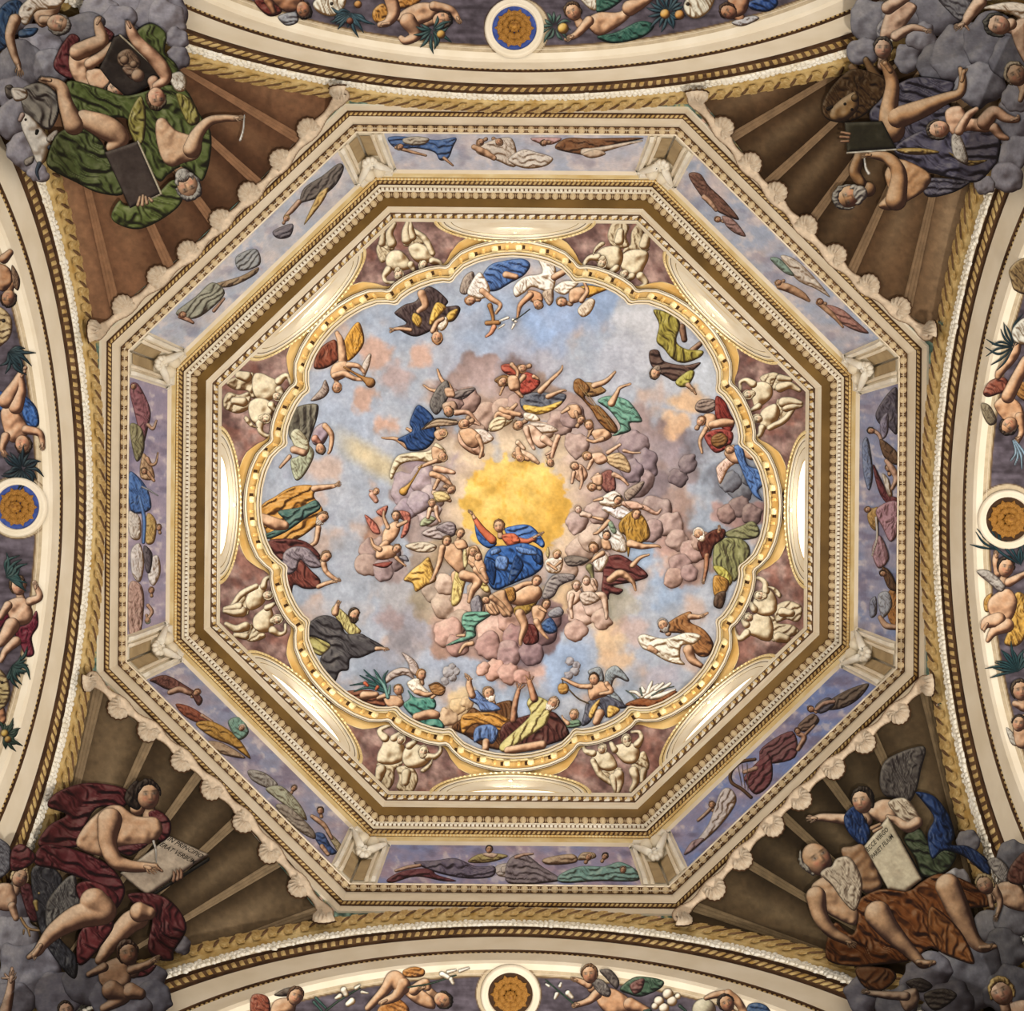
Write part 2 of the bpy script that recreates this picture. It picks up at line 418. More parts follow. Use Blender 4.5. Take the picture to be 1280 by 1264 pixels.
# ------------------------------------------------------------------ the four crossing arches
def arch(j, side, label):
    n = KN[2*j]; base = arch_pt(j, RS, math.pi/2, 7.2)
    root = empty('arch', base, label, 'arch')
    A = np.linspace(math.radians(9), math.radians(171), 113)
    prof = [(7.45, 7.35), (7.36, 7.22), (7.34, 7.12), (7.2, 7.04), (7.0, 7.03), (6.82, 7.08), (6.75, 7.16), (6.70, 7.16), (6.68, 7.10), (6.42, 7.10), (6.40, 7.16), (6.33, 7.16), (6.31, 7.11), (6.12, 7.13), (6.08, 7.18), (6.03, 7.18), (6.01, 7.14), (5.46, 7.15), (5.44, 7.20), (5.40, 7.20), (5.37, 7.17), (5.32, 7.17), (5.06, 7.17), (5.0, 7.2), (5.0, 7.30), (5.02, 7.34), (4.995, 7.36)]
    mats = ['cream', 'ivory', 'gold', 'gold', 'gold', 'gold', 'umber', 'umber', 'ivory', 'umber', 'umber', 'recess', 'recess', 'umber', 'umber', 'cream', 'cream', 'umber', 'umber', 'ivory', 'cream', 'cream', 'cream', 'cream', 'cream', 'cream']
    mu = sorted(set(mats)); V, Fc, fm = [], [], []
    for i, mt in enumerate(mats):
        b = len(V)
        for a in A: V += [arch_pt(j, *[(prof[i][0]), a, prof[i][1]]), arch_pt(j, prof[i+1][0], a, prof[i+1][1])]
        for q in range(len(A)-1): Fc.append((b+2*q, b+2*q+2, b+2*q+3, b+2*q+1)); fm.append(mu.index(mt))
    mesh('archivolt', V, Fc, mu, root, fmat=fm)
    inv = Matrix.Translation(-Vector(base))
    lm = arch.leaf
    nl = 72; Al = np.linspace(A[0], A[-1], nl)
    for i, a in enumerate(Al):
        link_copy(lm, 'leaf', root, inv @ arch_frame(j, a, 7.04, 7.045) @ S3(.25, .46, .085))
    hk = [arch_frame(j, a, 7.03, 7.03) @ RZ(-.7) @ S3(.065, .40, .05) for a in Al[:-1]+(Al[1]-Al[0])*.5]
    scatter('dark_hook_band', BEAD, hk, 'recess', root)
    ms = []
    for R, sp in ((6.48, .085), (6.56, .075), (6.63, .09)):
        for a in np.arange(A[0], A[-1], sp/R):
            s_ = .06+.05*rng.random()
            ms.append(arch_frame(j, a, R+rng.normal(0, .018), 7.10) @ RZ(rng.random()*3) @ S3(s_*1.5, s_, .09))
    scatter('pearl_leaf_band', BEAD, ms, 'white', root)
    ms = [arch_frame(j, a, 6.22, 7.12) @ S3(.13, .2, .10) for a in np.arange(A[0], A[-1], .14/6.22)]
    scatter('small_leaf_band', LEAF, ms, 'gold', root)
    ms = [arch_frame(j, a, 5.42, 7.195) @ S3(.06, .06, .05) for a in np.arange(A[0], A[-1], .085/5.42)]
    scatter('bead_row', BEAD, ms, 'gold', root)
    return root
arch.leaf = tmesh('leaf', prism([(-.5, -.5), (-.1, -.5), (.5, .1), (.5, .5), (.1, .5), (-.5, -.05)], .3, .62), 'gold')
ARCH = {}
for j, s, lb in ((3, 'top', 'cream moulded arch across the top of the picture'), (0, 'right', 'cream moulded arch along the right side of the picture'), (1, 'bottom', 'cream moulded arch across the bottom of the picture'), (2, 'left', 'cream moulded arch along the left side of the picture')):
    ARCH[s] = arch(j, s, lb)
# ------------------------------------------------------------------ painted base surfaces
def field_mesh(name, surf, box, st, sdf, colr, level=0.0, parent=None, mat='fresco', origin=None):
    X, Y = grid(*box, st); sd = sdf(X, Y)
    t = to_mesh(X, Y, sd, np.zeros(X.shape), colr(X, Y), surf, level, st)
    if t is None: return None
    return mesh(name, t[0], t[1], mat, parent, t[2], origin=origin)
def mix(a, b, t): return a*(1-t[..., None])+b*t[..., None]
def sstep(x, a, b):
    t = np.clip((x-a)/(b-a), 0, 1); return t*t*(3-2*t)
# ---- scalloped outline of the fresco, in pixels about the dome's axis
DCX, DCY = 641.0, 632.0
SCP = np.array([(0, 311.5), (4, 310.5), (8, 307.5), (11.5, 302.5), (13.8, 295), (14.8, 290.5), (15.6, 289.5), (17, 292.5), (19.5, 294.6), (22.5, 295.2)])
def scal(th):
    ph = np.degrees(th) % 45; ph = np.minimum(ph, 45-ph)
    return np.interp(ph, SCP[:, 0], SCP[:, 1])
def polar(X, Y):
    dx, dy = (X-DCX)/1.012, (Y-DCY)
    return np.hypot(dx, dy), np.arctan2(dx, -dy)
def ppx(r, th): return DCX+1.012*r*np.sin(th), DCY-r*np.cos(th)
# ---- sky and clouds of the dome painting: (x, y, r, colour, softness)
CLOUDS = [(640, 470, 90, 'a8a4b0', .9), (420, 520, 60, 'a9b4c8', .9), (760, 380, 60, '8ea6cc', .9), (600, 400, 60, '9aaac4', .9), (690, 400, 50, '8fa8d0', .9), (500, 400, 50, '98a6bc', .9),
 (800, 395, 34, 'c8c6c8', .7), (790, 430, 36, 'c2c2c8', .8), (880, 470, 30, 'c2c8d2', .8), (770, 455, 40, 'b4b6c2', .8), (470, 440, 22, 'c9a08c', .8), (455, 500, 20, 'c49a84', .7), (480, 530, 18, 'cda088', .7), (500, 470, 26, 'b9a09c', .8), (530, 440, 18, 'cfa590', .8),
 (450, 700, 40, 'a2a6b0', .8), (430, 760, 40, 'aab0bc', .8), (500, 740, 36, 'a8a4a6', .8), (510, 790, 40, '9c98a2', .8), (480, 830, 30, '9298a8', .8), (570, 820, 40, 'a6b0c4', .8), (760, 830, 40, 'a8b2c4', .8), (700, 830, 40, '9cb0d0', .8), (620, 850, 40, 'a4b4cc', .8),
 (650, 838, 34, 'd6a894', .6), (625, 832, 18, 'e0b4a0', .5), (760, 790, 28, 'e0bc92', .8), (770, 830, 26, 'dcb690', .8), (790, 790, 26, 'c6aca4', .8), (740, 770, 20, 'ceb494', .8), (830, 850, 26, 'a8a4b0', .8), (840, 730, 34, '9cb0cc', .8), (800, 690, 26, '9cb0cc', .8),
 (800, 540, 34, 'b49a98', .5), (835, 560, 30, 'a08e94', .5), (850, 590, 26, '9a8a8e', .5), (870, 560, 22, '7f7c86', .6), (900, 600, 24, '74747e', .6), (930, 610, 20, '6e7078', .6), (935, 580, 20, '7f8490', .6), (890, 520, 30, 'a9aab8', .8), (860, 500, 20, 'e0b488', .8), (845, 530, 18, 'e2b68c', .8), (905, 640, 22, 'b08a84', .5), (925, 650, 20, 'a07a74', .5), (950, 640, 18, '9a7470', .5), (830, 640, 36, 'c4a69c', .5), (800, 610, 40, 'c2a8a4', .5), (840, 670, 26, 'c69a8c', .5), (860, 700, 30, 'c8a090', .5), (850, 720, 20, 'c49a8c', .5), (880, 690, 18, 'cba496', .5), (780, 580, 30, 'a8949a', .5), (815, 600, 24, '9c8c94', .5),
 (560, 555, 30, 'c2a89a', .4), (600, 520, 30, 'cfae9a', .4), (640, 500, 34, 'c9a698', .4), (600, 470, 28, 'b79c98', .45), (570, 490, 26, 'b49a94', .45), (650, 470, 26, 'b09a9c', .45), (680, 500, 30, 'c6a896', .4), (720, 520, 30, 'bfa29a', .4), (740, 550, 30, 'b49c9a', .4), (545, 590, 28, 'b09aa0', .4), (520, 590, 22, 'a8909a', .4), (520, 620, 26, 'bca8aa', .4), (555, 610, 30, 'cdb6a8', .4), (560, 650, 30, 'd2b8a4', .4), (530, 660, 28, 'b8a29c', .4), (545, 560, 24, 'd8bfa6', .5), (590, 560, 26, 'dcc2a4', .5), (640, 545, 26, 'e2c6a4', .5), (690, 550, 26, 'e0c2a0', .5), (725, 580, 28, 'd0b2a0', .4), (745, 610, 28, 'c8aaa0', .4), (730, 640, 26, 'c6aca6', .4), (715, 660, 22, 'd4bca8', .4), (740, 680, 28, 'c6aca2', .4), (770, 640, 26, 'b29a9e', .4), (720, 700, 26, 'd2b090', .5), (735, 730, 32, 'd0b2a8', .35), (725, 760, 28, 'cba898', .45), (700, 740, 24, 'd4b48c', .6), (765, 750, 24, 'a8a28e', .6), (780, 760, 18, 'b8b0a4', .6),
 (470, 690, 24, 'b08f86', .4), (470, 660, 16, 'c8987e', .5), (490, 705, 24, '9f8a88', .4), (460, 705, 14, 'c8a088', .5), (540, 710, 30, 'b09a88', .5), (540, 740, 26, 'b4a68c', .5), (550, 765, 24, 'c2b098', .5), (560, 690, 26, 'cbb08c', .5), (590, 710, 24, 'd2bc94', .5),
 (575, 790, 40, 'c8a090', .4), (570, 770, 30, 'dcb8a4', .35), (560, 810, 20, 'c69c88', .5), (630, 780, 34, 'dcb0a0', .3), (605, 765, 22, 'd9b4a4', .3), (650, 790, 34, 'c49a90', .3), (675, 790, 28, '9f7c7c', .35), (690, 770, 22, '8e6c6c', .35), (640, 810, 30, 'b8948e', .4), (620, 800, 26, 'c9a296', .35), (660, 815, 26, '98848c', .5),
 (580, 880, 20, 'e2c08c', .5), (565, 900, 18, 'e0b88a', .5), (650, 890, 20, 'a8b8d4', .7), (500, 800, 20, '8f8a90', .7), (490, 775, 20, 'a08c8c', .7)]

def sky_col(X, Y):
    r, th = polar(X, Y)
    n = fbm(X/60, Y/60, 5); n2 = fbm(X/18+9, Y/18, 4); n3 = fbm(X/7+3, Y/11+5, 3)
    c = mix(hexc('9ca6b6'), hexc('bdbec6'), np.clip(n*2-.5, 0, 1))
    c = mix(c, hexc('8d8f9c'), sstep(n2, .52, .8)*.5)
    c = mix(c, hexc('c9a996'), sstep(fbm(X/45+31, Y/45+7, 4), .56, .75)*.7)
    wx = X+26*(fbm(X/20, Y/20+50, 5)-.5)+6*(n3-.5); wy = Y+26*(fbm(X/20+80, Y/20, 5)-.5)
    for (x, y, q, h, soft) in CLOUDS:
        soft = soft*.72; d = np.hypot(wx-x, (wy-y))+q*.95*(fbm(X/(q*.7+4)+x, Y/(q*.7+4)+y, 4)-.5)
        a = 1-sstep(d, q*(1-soft), q*(1+.25*soft))
        if soft < .4:     # billowing cloud: modelled by the painter with a light side towards the glory
            gx, gy = DCX-x, 640-y; gl = math.hypot(gx, gy)+1e-6
            s = np.clip(.5+.5*((wx-x)*gx+(wy-y)*gy)/(gl*q), 0, 1)
            b = tone(hexc(h)*np.ones(X.shape+(3,)), .36+.42*s)
        else: b = hexc(h)
        c = mix(c, b, np.clip(a, 0, 1)*(.92 if soft < .4 else .8))
    # golden glory with a crumbly edge
    gd = np.hypot((X-645)/1.13, (Y-633))+22*(fbm(X/9, Y/9+3, 4)-.5)
    c = mix(c, hexc('dcc09a'), (1-sstep(gd, 62, 92))*.55)
    g = mix(hexc('dcb054'), hexc('eac878'), np.clip(n2*2-.5, 0, 1)); g = mix(g, hexc('cf9a3c'), sstep(n3, .6, .85)*.55)
    g = mix(g, hexc('cc9a40'), sstep(X+.3*Y, 850, 880)*.5)
    c = mix(c, g, 1-sstep(gd, 59, 64))
    # ray of light on the left
    d = np.abs((X-420)*.5-(Y-548)*.85)+6*(n3-.5)
    c = mix(c, hexc('d9c190'), (1-sstep(d, 3, 22))*sstep(X, 405, 450)*(1-sstep(X, 480, 530))*.7)
    c = c*(1+.15*(n3-.5)+.22*(n2-.5)+.12*(fbm(X/4+7, Y/4, 2)-.5))[..., None]
    return c*.95
def marble_col(X, Y):
    n = fbm(X/14, Y/14, 5); n2 = fbm(X/5+40, Y/5, 4)
    c = mix(hexc('6b504c'), hexc('b89a90'), np.clip((n-.3)*2.2, 0, 1))
    c = mix(c, hexc('8d5a4c'), sstep(fbm(X/20+70, Y/20, 3), .5, .7)*.5)
    return c*(1+.5*(n2-.5))[..., None]
def dome_col(X, Y):
    r, th = polar(X, Y); a = sstep(r-scal(th), 4, 6)
    return mix(sky_col(X, Y), marble_col(X, Y), a)
def oct_px(X, Y):       # pixels inside the octagon line where the dome springs
    u, v = dirs(X, Y); return (RD-octn(u*ZB/SX, v*ZB-Y0))*F/ZB
ceil = field_mesh('ceiling', 'dome', (262, 262, 1022, 1006), 1.45, lambda X, Y: oct_px(X, Y)+3, dome_col)
prop(ceil, 'dome painted with a cloudy blue sky around a golden glory', 'dome', kind='structure')
# ---- scalloped gilded frame (trim_3)
TH = np.linspace(0, 2*math.pi, 1441)
def polar_band(name, rings, mats, parent=None, th=TH):
    """rings: list of (radius function, lift)"""
    mu = sorted(set(mats)); V, Fc, fm = [], [], []
    for i, mt in enumerate(mats):
        b = len(V) if not V else sum(len(v) for v in V)
        pa, pb = [lift(SURF['dome'](*ppx(fr(th), th)), np.full(th.shape, l)) for fr, l in (rings[i], rings[i+1])]
        V.append(np.stack([pa, pb], 1).reshape(-1, 3))
        q = np.arange(len(th)-1)*2+b
        Fc.append(np.stack([q, q+2, q+3, q+1], 1)); fm += [mu.index(mt)]*len(q)
    return mesh(name, np.vstack(V), np.vstack(Fc), mu, parent, fmat=fm, smooth=False)
off = lambda d: (lambda th: scal(th)+d)
FR = [(off(-1.0), .0), (off(-.8), .10), (off(1.2), .13), (off(1.9), .10), (off(3.0), .16), (off(5.2), .19), (off(5.8), .14), (off(8.0), .13), (off(8.4), .06), (off(17.0), .05), (off(17.5), .15), (off(19.8), .16), (off(20.3), .12), (off(21.6), .16), (off(22.4), .02)]
tr3 = polar_band('trim_3', FR, ['pale', 'ivory', 'umber', 'pale', 'ivory', 'umber', 'pale', 'recess', 'ochre', 'umber', 'ivory', 'umber', 'ivory', 'umber'])
prop(tr3, 'scalloped gilded frame with modillions around the painted sky', 'frame', kind='structure')
def lens(th, f):          # ochre lobes between the frame and the marble
    ph = np.degrees(th) % 45; ph = np.minimum(ph, 45-ph)
    return scal(th)+22+f*12*np.clip(1-((ph-9.5)/7.0)**2, 0, 1)
ob = polar_band('ochre_border', [(lambda th: lens(th, 0), .03), (lambda th: lens(th, .92), .05), (lambda th: lens(th, 1), .02)], ['ochre', 'pale'], tr3)
mod_me = tmesh('modillion', prism([(-.5, -.5), (.5, -.5), (.5, .2), (.25, .5), (-.25, .5), (-.5, .2)], .9, .8), 'pale')
blk_me = tmesh('small_modillion', BLOCK, 'ochre')
shadow_me = tmesh('shadow_stroke', BLOCK, 'umber')  # flat dark plate standing for the shade beside a modillion
nmod = 136
for i in range(nmod):
    th = (i+.5)/nmod*2*math.pi; r = float(scal(np.array(th)))+12.6
    e = 1e-3
    P = [lift(SURF['dome'](np.array([x]), np.array([y])), np.array([.045]))[0] for x, y in (ppx(r, th), ppx(r, th+e), ppx(r+.3, th))]
    p = Vector(P[0]); tx = (Vector(P[1])-p).normalized(); ry = (Vector(P[2])-p); ry = (ry-tx*ry.dot(tx)).normalized(); zz = tx.cross(ry)
    if zz.dot(p) > 0: tx = -tx; zz = -zz
    m4 = Matrix((tx, ry, zz)).transposed().to_4x4(); m4.translation = p
    big = i % 2 == 0
    if i % 2 == 0: link_copy(shadow_me, 'shadow_stroke', tr3, m4 @ Matrix.Translation((.115, .0, 0)) @ S3(.075, .15, .02))
    link_copy(mod_me if big else blk_me, 'modillion', tr3, m4 @ (S3(.17, .15, .10) if big else S3(.085, .14, .075)))
# ---- lunette windows between the sculpted corners
LUN = [('right', 12.5), ('lower right', 8), ('bottom', 6), ('lower left', 9), ('left', 12.5), ('upper left', 5), ('top', 2), ('upper right', 3)]
def side_px(k):
    P = oct_pt(k, 0, 6.37, 27.55); u, v = P[0]/P[2], P[1]/P[2]
    px = np.array([CX+F*(u*cr-v*sr), CY+F*(u*sr+v*cr)])
    n = KN[k]; t = np.array([-n[1]*SX, n[0]]); n2 = np.array([n[0]*SX, n[1]])
    return px, t, -n2
for k, (nm, bi) in enumerate(LUN):
    c, t, nin = side_px(k)
    root = empty('window_%d' % (k+1), SURF['dome'](np.array([c[0]]), np.array([c[1]]))[0], 'gilded half-oval window on the %s side of the dome' % nm, 'window'); root['kind'] = 'structure'
    th = np.linspace(0, math.pi, 49)
    def el(A, B, l):
        p = c[None]+np.outer(A*np.cos(th), t)+np.outer(B*np.sin(th)-1.0, nin)
        return lift(SURF['dome'](p[:, 0], p[:, 1]), np.full(th.shape, l))
    def bands(name, rs, mats):
        mu = sorted(set(mats)); V, Fc, fm = [], [], []
        for i, mt in enumerate(mats):
            b = i*2*len(th); V.append(np.stack([el(*rs[i]), el(*rs[i+1])], 1).reshape(-1, 3))
            q = np.arange(len(th)-1)*2+b; Fc.append(np.stack([q, q+2, q+3, q+1], 1)); fm += [mu.index(mt)]*len(q)
        return mesh(name, np.vstack(V), np.vstack(Fc), mu, root, fmat=fm)
    fr = bands('window_frame', [(100, 29, .03), (99, 28.5, .12), (95, 26.5, .15), (94, 26, .10), (91, 24.5, .13), (88, 23, .12), (87, 22.5, .06)], ['pale', 'pale', 'umber', 'pale', 'ivory', 'umber'])
    bands('reveal', [(87, 22.5, .06), (80, 19.5, .05), (79.3, 19.2, .04), (78.5, 18.9, .05), (66, bi+1.5, .03), (64, bi, .04)], ['ivory', 'pale', 'umber', 'ivory', 'pale'])
    wl_ = SURF['dome'](np.array([c[0]+nin[0]*9]), np.array([c[1]+nin[1]*9]))[0]
    if bi > 0: lamp('window_daylight', lift(wl_[None], np.array([.35]))[0], (-wl_[0]*.75, -wl_[1]*.75, 31.2), WIN, .7, (1, .97, .9))
    bands('pane', [(64, bi, .02), (.01, .01, .02)], ['daylight'])
    ms = []
    for i in range(44):
        a = (i+.5)/44*math.pi; th_, th = th, np.array([a, a+.01])
        P = el(97, 27.6, .13); th = th_
        p = Vector(P[0]); tx = (Vector(P[1])-p).normalized(); zz = -p.normalized(); zz = (zz-tx*zz.dot(tx)).normalized(); ry = zz.cross(tx)
        m4 = Matrix((tx, ry, zz)).transposed().to_4x4(); m4.translation = p
        ms.append(m4 @ RZ(.5*(-1)**i) @ S3(.09, .06, .07))
    scatter('leaf_moulding', BEAD, ms, 'pale', root)
    bp = c+nin*(bi*.45+12.5); o = dome_piece(12, 3, .5, .5, .3)
    p = Vector(lift(SURF['dome'](bp[:1], bp[1:]), np.array([.05]))[0])
    scatter('boss', o, [Matrix.Translation(p) @ S3(.11, .11, -.08)], 'pale', root, None)
# ------------------------------------------------------------------ pendentives
def sph_sdf(X, Y):       # where the pendentive sphere is what one sees (pixels, roughly)
    u, v = dirs(X, Y); z = z_sphere(u, v); x, y = np.abs(u*z/SX), np.abs(v*z-Y0)
    k = F/z
    return np.minimum.reduce([(7.30-x)*k, (7.30-y)*k, (7.2*math.sqrt(2)+.02-0-(0)) *0+ (x+y-7.12*math.sqrt(2))*k*.7])
PEN = {  # corner, fan centre, mid, dark, light; lower right colours darkened for weaker light
 'upper left': ((-1, -1), (50, -20), '76523a', '3a2416', '977354'),
 'upper right': ((1, -1), (1225, -15), '5c432d', '281a0c', 'a0886a'),
 'lower left': ((-1, 1), (30, 1270), '62503a', '281d10', 'a08a6c'),
 'lower right': ((1, 1), (1250, 1268), '4a3b28', '1c1409', '8c795c')}
PENROOT = {}
for nm, ((sx, sy), fan, mid, dk, lt) in PEN.items():
    box = (-130 if sx < 0 else 820, -130 if sy < 0 else 820, 470 if sx < 0 else 1410, 470 if sy < 0 else 1394)
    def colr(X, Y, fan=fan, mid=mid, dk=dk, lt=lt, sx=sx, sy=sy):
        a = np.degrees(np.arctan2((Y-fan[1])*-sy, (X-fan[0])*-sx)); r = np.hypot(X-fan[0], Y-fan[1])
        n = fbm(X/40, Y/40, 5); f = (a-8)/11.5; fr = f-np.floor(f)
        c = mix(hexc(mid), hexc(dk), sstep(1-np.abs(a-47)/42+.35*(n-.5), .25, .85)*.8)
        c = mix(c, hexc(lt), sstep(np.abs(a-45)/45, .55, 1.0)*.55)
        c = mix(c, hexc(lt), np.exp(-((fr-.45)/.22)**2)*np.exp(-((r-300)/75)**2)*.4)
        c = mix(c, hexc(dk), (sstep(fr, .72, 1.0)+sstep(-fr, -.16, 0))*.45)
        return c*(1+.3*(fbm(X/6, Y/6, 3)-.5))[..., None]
    name = 'ceiling_'+nm.replace(' ', '_')
    pw = field_mesh(name, 'sphere', box, 2.6, sph_sdf, colr) if False else None
    X, Y = grid(*box, 2.6)
    SURF['sph'] = lambda px, py: (lambda u, v: (lambda z: np.stack([u*z, v*z, z], -1))(z_sphere(u, v)))(*dirs(px, py))
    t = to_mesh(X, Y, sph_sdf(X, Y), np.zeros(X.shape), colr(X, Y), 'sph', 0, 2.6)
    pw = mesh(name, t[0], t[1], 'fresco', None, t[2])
    prop(pw, 'dark ribbed %s pendentive between two arches' % nm, 'pendentive', kind='structure')
    PENROOT[nm] = pw
    # ribs fanning out from the corner: each a triple fillet
    for i in range(8):
        a = math.radians(8+11.5*i); dx, dy = math.cos(a)*-sx, math.sin(a)*-sy
        A = Acc()
        for o_, wd in ((-4.2, 1.5), (-.6, 1.9), (3.2, 1.4)):
            ln = [(fan[0]+dx*r-dy*(o_*r/330), fan[1]+dy*r+dx*(o_*r/330), wd*r/330+.3) for r in np.linspace(60, 560, 40)]
            ln = [q for q in ln if -30 < q[0] < 1310 and -30 < q[1] < 1294]
            if len(ln) < 3: continue
            q = np.array(ln); X, Y = grid(q[:, 0].min()-4, q[:, 1].min()-4, q[:, 0].max()+4, q[:, 1].max()+4, 2.0)
            sd, H = sd_caps([ln[0], ln[-1]], X, Y)
            sd = np.minimum(sd, sph_sdf(X, Y)-1)
            cc = mix(hexc(mid), hexc(lt), np.full(X.shape, .45))*(1+.25*(fbm(X/9, Y/9, 3)-.5))[..., None]
            t = to_mesh(X, Y, sd, H*.008, cc, 'sph', .012, 2.0); A.add(t)
        A.build('rib', pw)
# ---- walls above the pendentives: green garland field, and the shell border on each diagonal
def garland_col(X, Y):
    n = fbm(X/5, Y/5, 4); n2 = fbm(X/8+30, Y/8, 3)
    c = mix(hexc('31463e'), hexc('8fae9e'), np.clip((n-.25)*2, 0, 1))
    c = mix(c, hexc('d8b4a0'), sstep(n2, .60, .68)); c = mix(c, hexc('c3b27a'), sstep(fbm(X/7+90, Y/7, 3), .62, .7))
    return c
SURF['garl'] = lambda px, py: s_wall(px, py, 7.235)
def garl_sdf(X, Y):
    P = SURF['garl'](X, Y); sd = np.minimum(P[..., 2]-20.9, 22.3-P[..., 2])*60
    for nm, pts in SHL.items():
        sx, sy = PEN[nm][0]; (ax, ay), (bx, by) = sorted([pts[0], pts[-1]]); q = np.array(sorted(pts), float)
        yl = np.interp(X, q[:, 0], q[:, 1]); d = (Y-yl)*-sy*.72
        on = (np.sign(X-CX) == sx) & (np.sign(Y-632) == sy) & (X > q[0, 0]-12) & (X < q[-1, 0]+12)
        sd = np.where(on, np.minimum(sd, d+1), sd)
    return sd
SHL = {'upper left': ((424, 116), (386, 160), (349, 201), (312, 240), (274, 276), (236, 313), (196, 347), (155, 381), (117, 413)),
 'upper right': ((872, 121), (905, 161), (937, 203), (972, 242), (1007, 281), (1046, 320), (1085, 355), (1126, 386), (1162, 413)),
 'lower left': ((112, 852), (147, 884), (187, 915), (226, 950), (266, 988), (303, 1026), (338, 1067), (372, 1107), (404, 1146)),
 'lower right': ((853, 1148), (892, 1113), (928, 1073), (965, 1034), (1002, 998), (1041, 962), (1082, 927), (1122, 893), (1160, 857))}
gl = field_mesh('trim_4', 'garl', (90, 95, 1190, 1180), 2.2, garl_sdf, garland_col)
prop(gl, 'green painted garland of leaves and fruit above the arches', 'garland', kind='structure')
def shell_T():
    V, Fc = [], []; n = 9
    for i in range(n*2+1):
        a = math.radians(-15+210*i/(n*2)); r = .5*(1 if i % 2 else .93); h = .34 if i % 2 else .02
        V += [(.10*math.cos(a), -.28+.10*math.sin(a), .16), (.6*r*math.cos(a), -.28+.75*r*math.sin(a), h+.12), (r*math.cos(a), -.28+1.25*r*math.sin(a), h*.6), (1.04*r*math.cos(a), -.28+1.3*r*math.sin(a), -.05)]
    for i in range(n*2):
        for q in range(3): Fc.append((4*i+q, 4*i+4+q, 4*i+5+q, 4*i+1+q))
    return np.array(V), Fc
shell_me = tmesh('shell', shell_T(), 'shell'); rim_me = tmesh('shell_outline', shell_T(), 'umber')
for nm, pts in SHL.items():
    (sx, sy) = PEN[nm][0]
    root = empty('shell_border', SURF['pend'](np.array([pts[4][0]*1.]), np.array([pts[4][1]*1.]))[0], 'scrolled stucco border of scallop shells along the %s pendentive' % nm, 'border')
    A = Acc(); q = np.array(pts, float); q = catmull(q, False, 8)
    o_ = np.array([-sx, -sy])*4.0
    ch = [(x+o_[0], y+o_[1], 7.0+2.4*math.sin(i/8*2*math.pi+math.pi/2)) for i, (x, y) in enumerate(q)]
    X, Y = grid(q[:, 0].min()-14, q[:, 1].min()-14, q[:, 0].max()+14, q[:, 1].max()+14, 1.6)
    sd, H = sd_caps(ch, X, Y)
    cc = np.ones(X.shape+(3,))*hexc('d3bda2')*(1+.25*(fbm(X/5, Y/5, 3)-.5))[..., None]
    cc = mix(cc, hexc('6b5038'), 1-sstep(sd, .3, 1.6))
    A.add(to_mesh(X, Y, sd, np.clip(sd, 0, 3)*.02, cc, 'pend', .05, 1.6)); A.build('scroll_band', root)
    inv = Matrix.Translation(-root.location)
    for i, (x, y) in enumerate(pts):
        a = np.array([x+sx*3., y+sy*3.]); P = [lift(SURF['pend'](np.array([a[0]+ex]), np.array([a[1]+ey])), np.array([.10]))[0] for ex, ey in ((0, 0), (sy*-.5, sx*.5), (sx*.5, sy*.5))]
        p = Vector(P[0]); tx = (Vector(P[1])-p).normalized(); ry = Vector(P[2])-p; ry = (ry-tx*ry.dot(tx)).normalized(); zz = tx.cross(ry)
        if zz.dot(p) > 0: zz = -zz; tx = -tx
        m4 = Matrix((tx, ry, zz)).transposed().to_4x4(); m4.translation = p
        link_copy(rim_me, 'shell_outline', root, inv @ m4 @ RZ(.35*(-1)**i) @ Matrix.Translation((0, 0, -.03)) @ S3(.45, .41, .06))
        link_copy(shell_me, 'shell', root, inv @ m4 @ RZ(.35*(-1)**i) @ S3(.40, .36, .3))
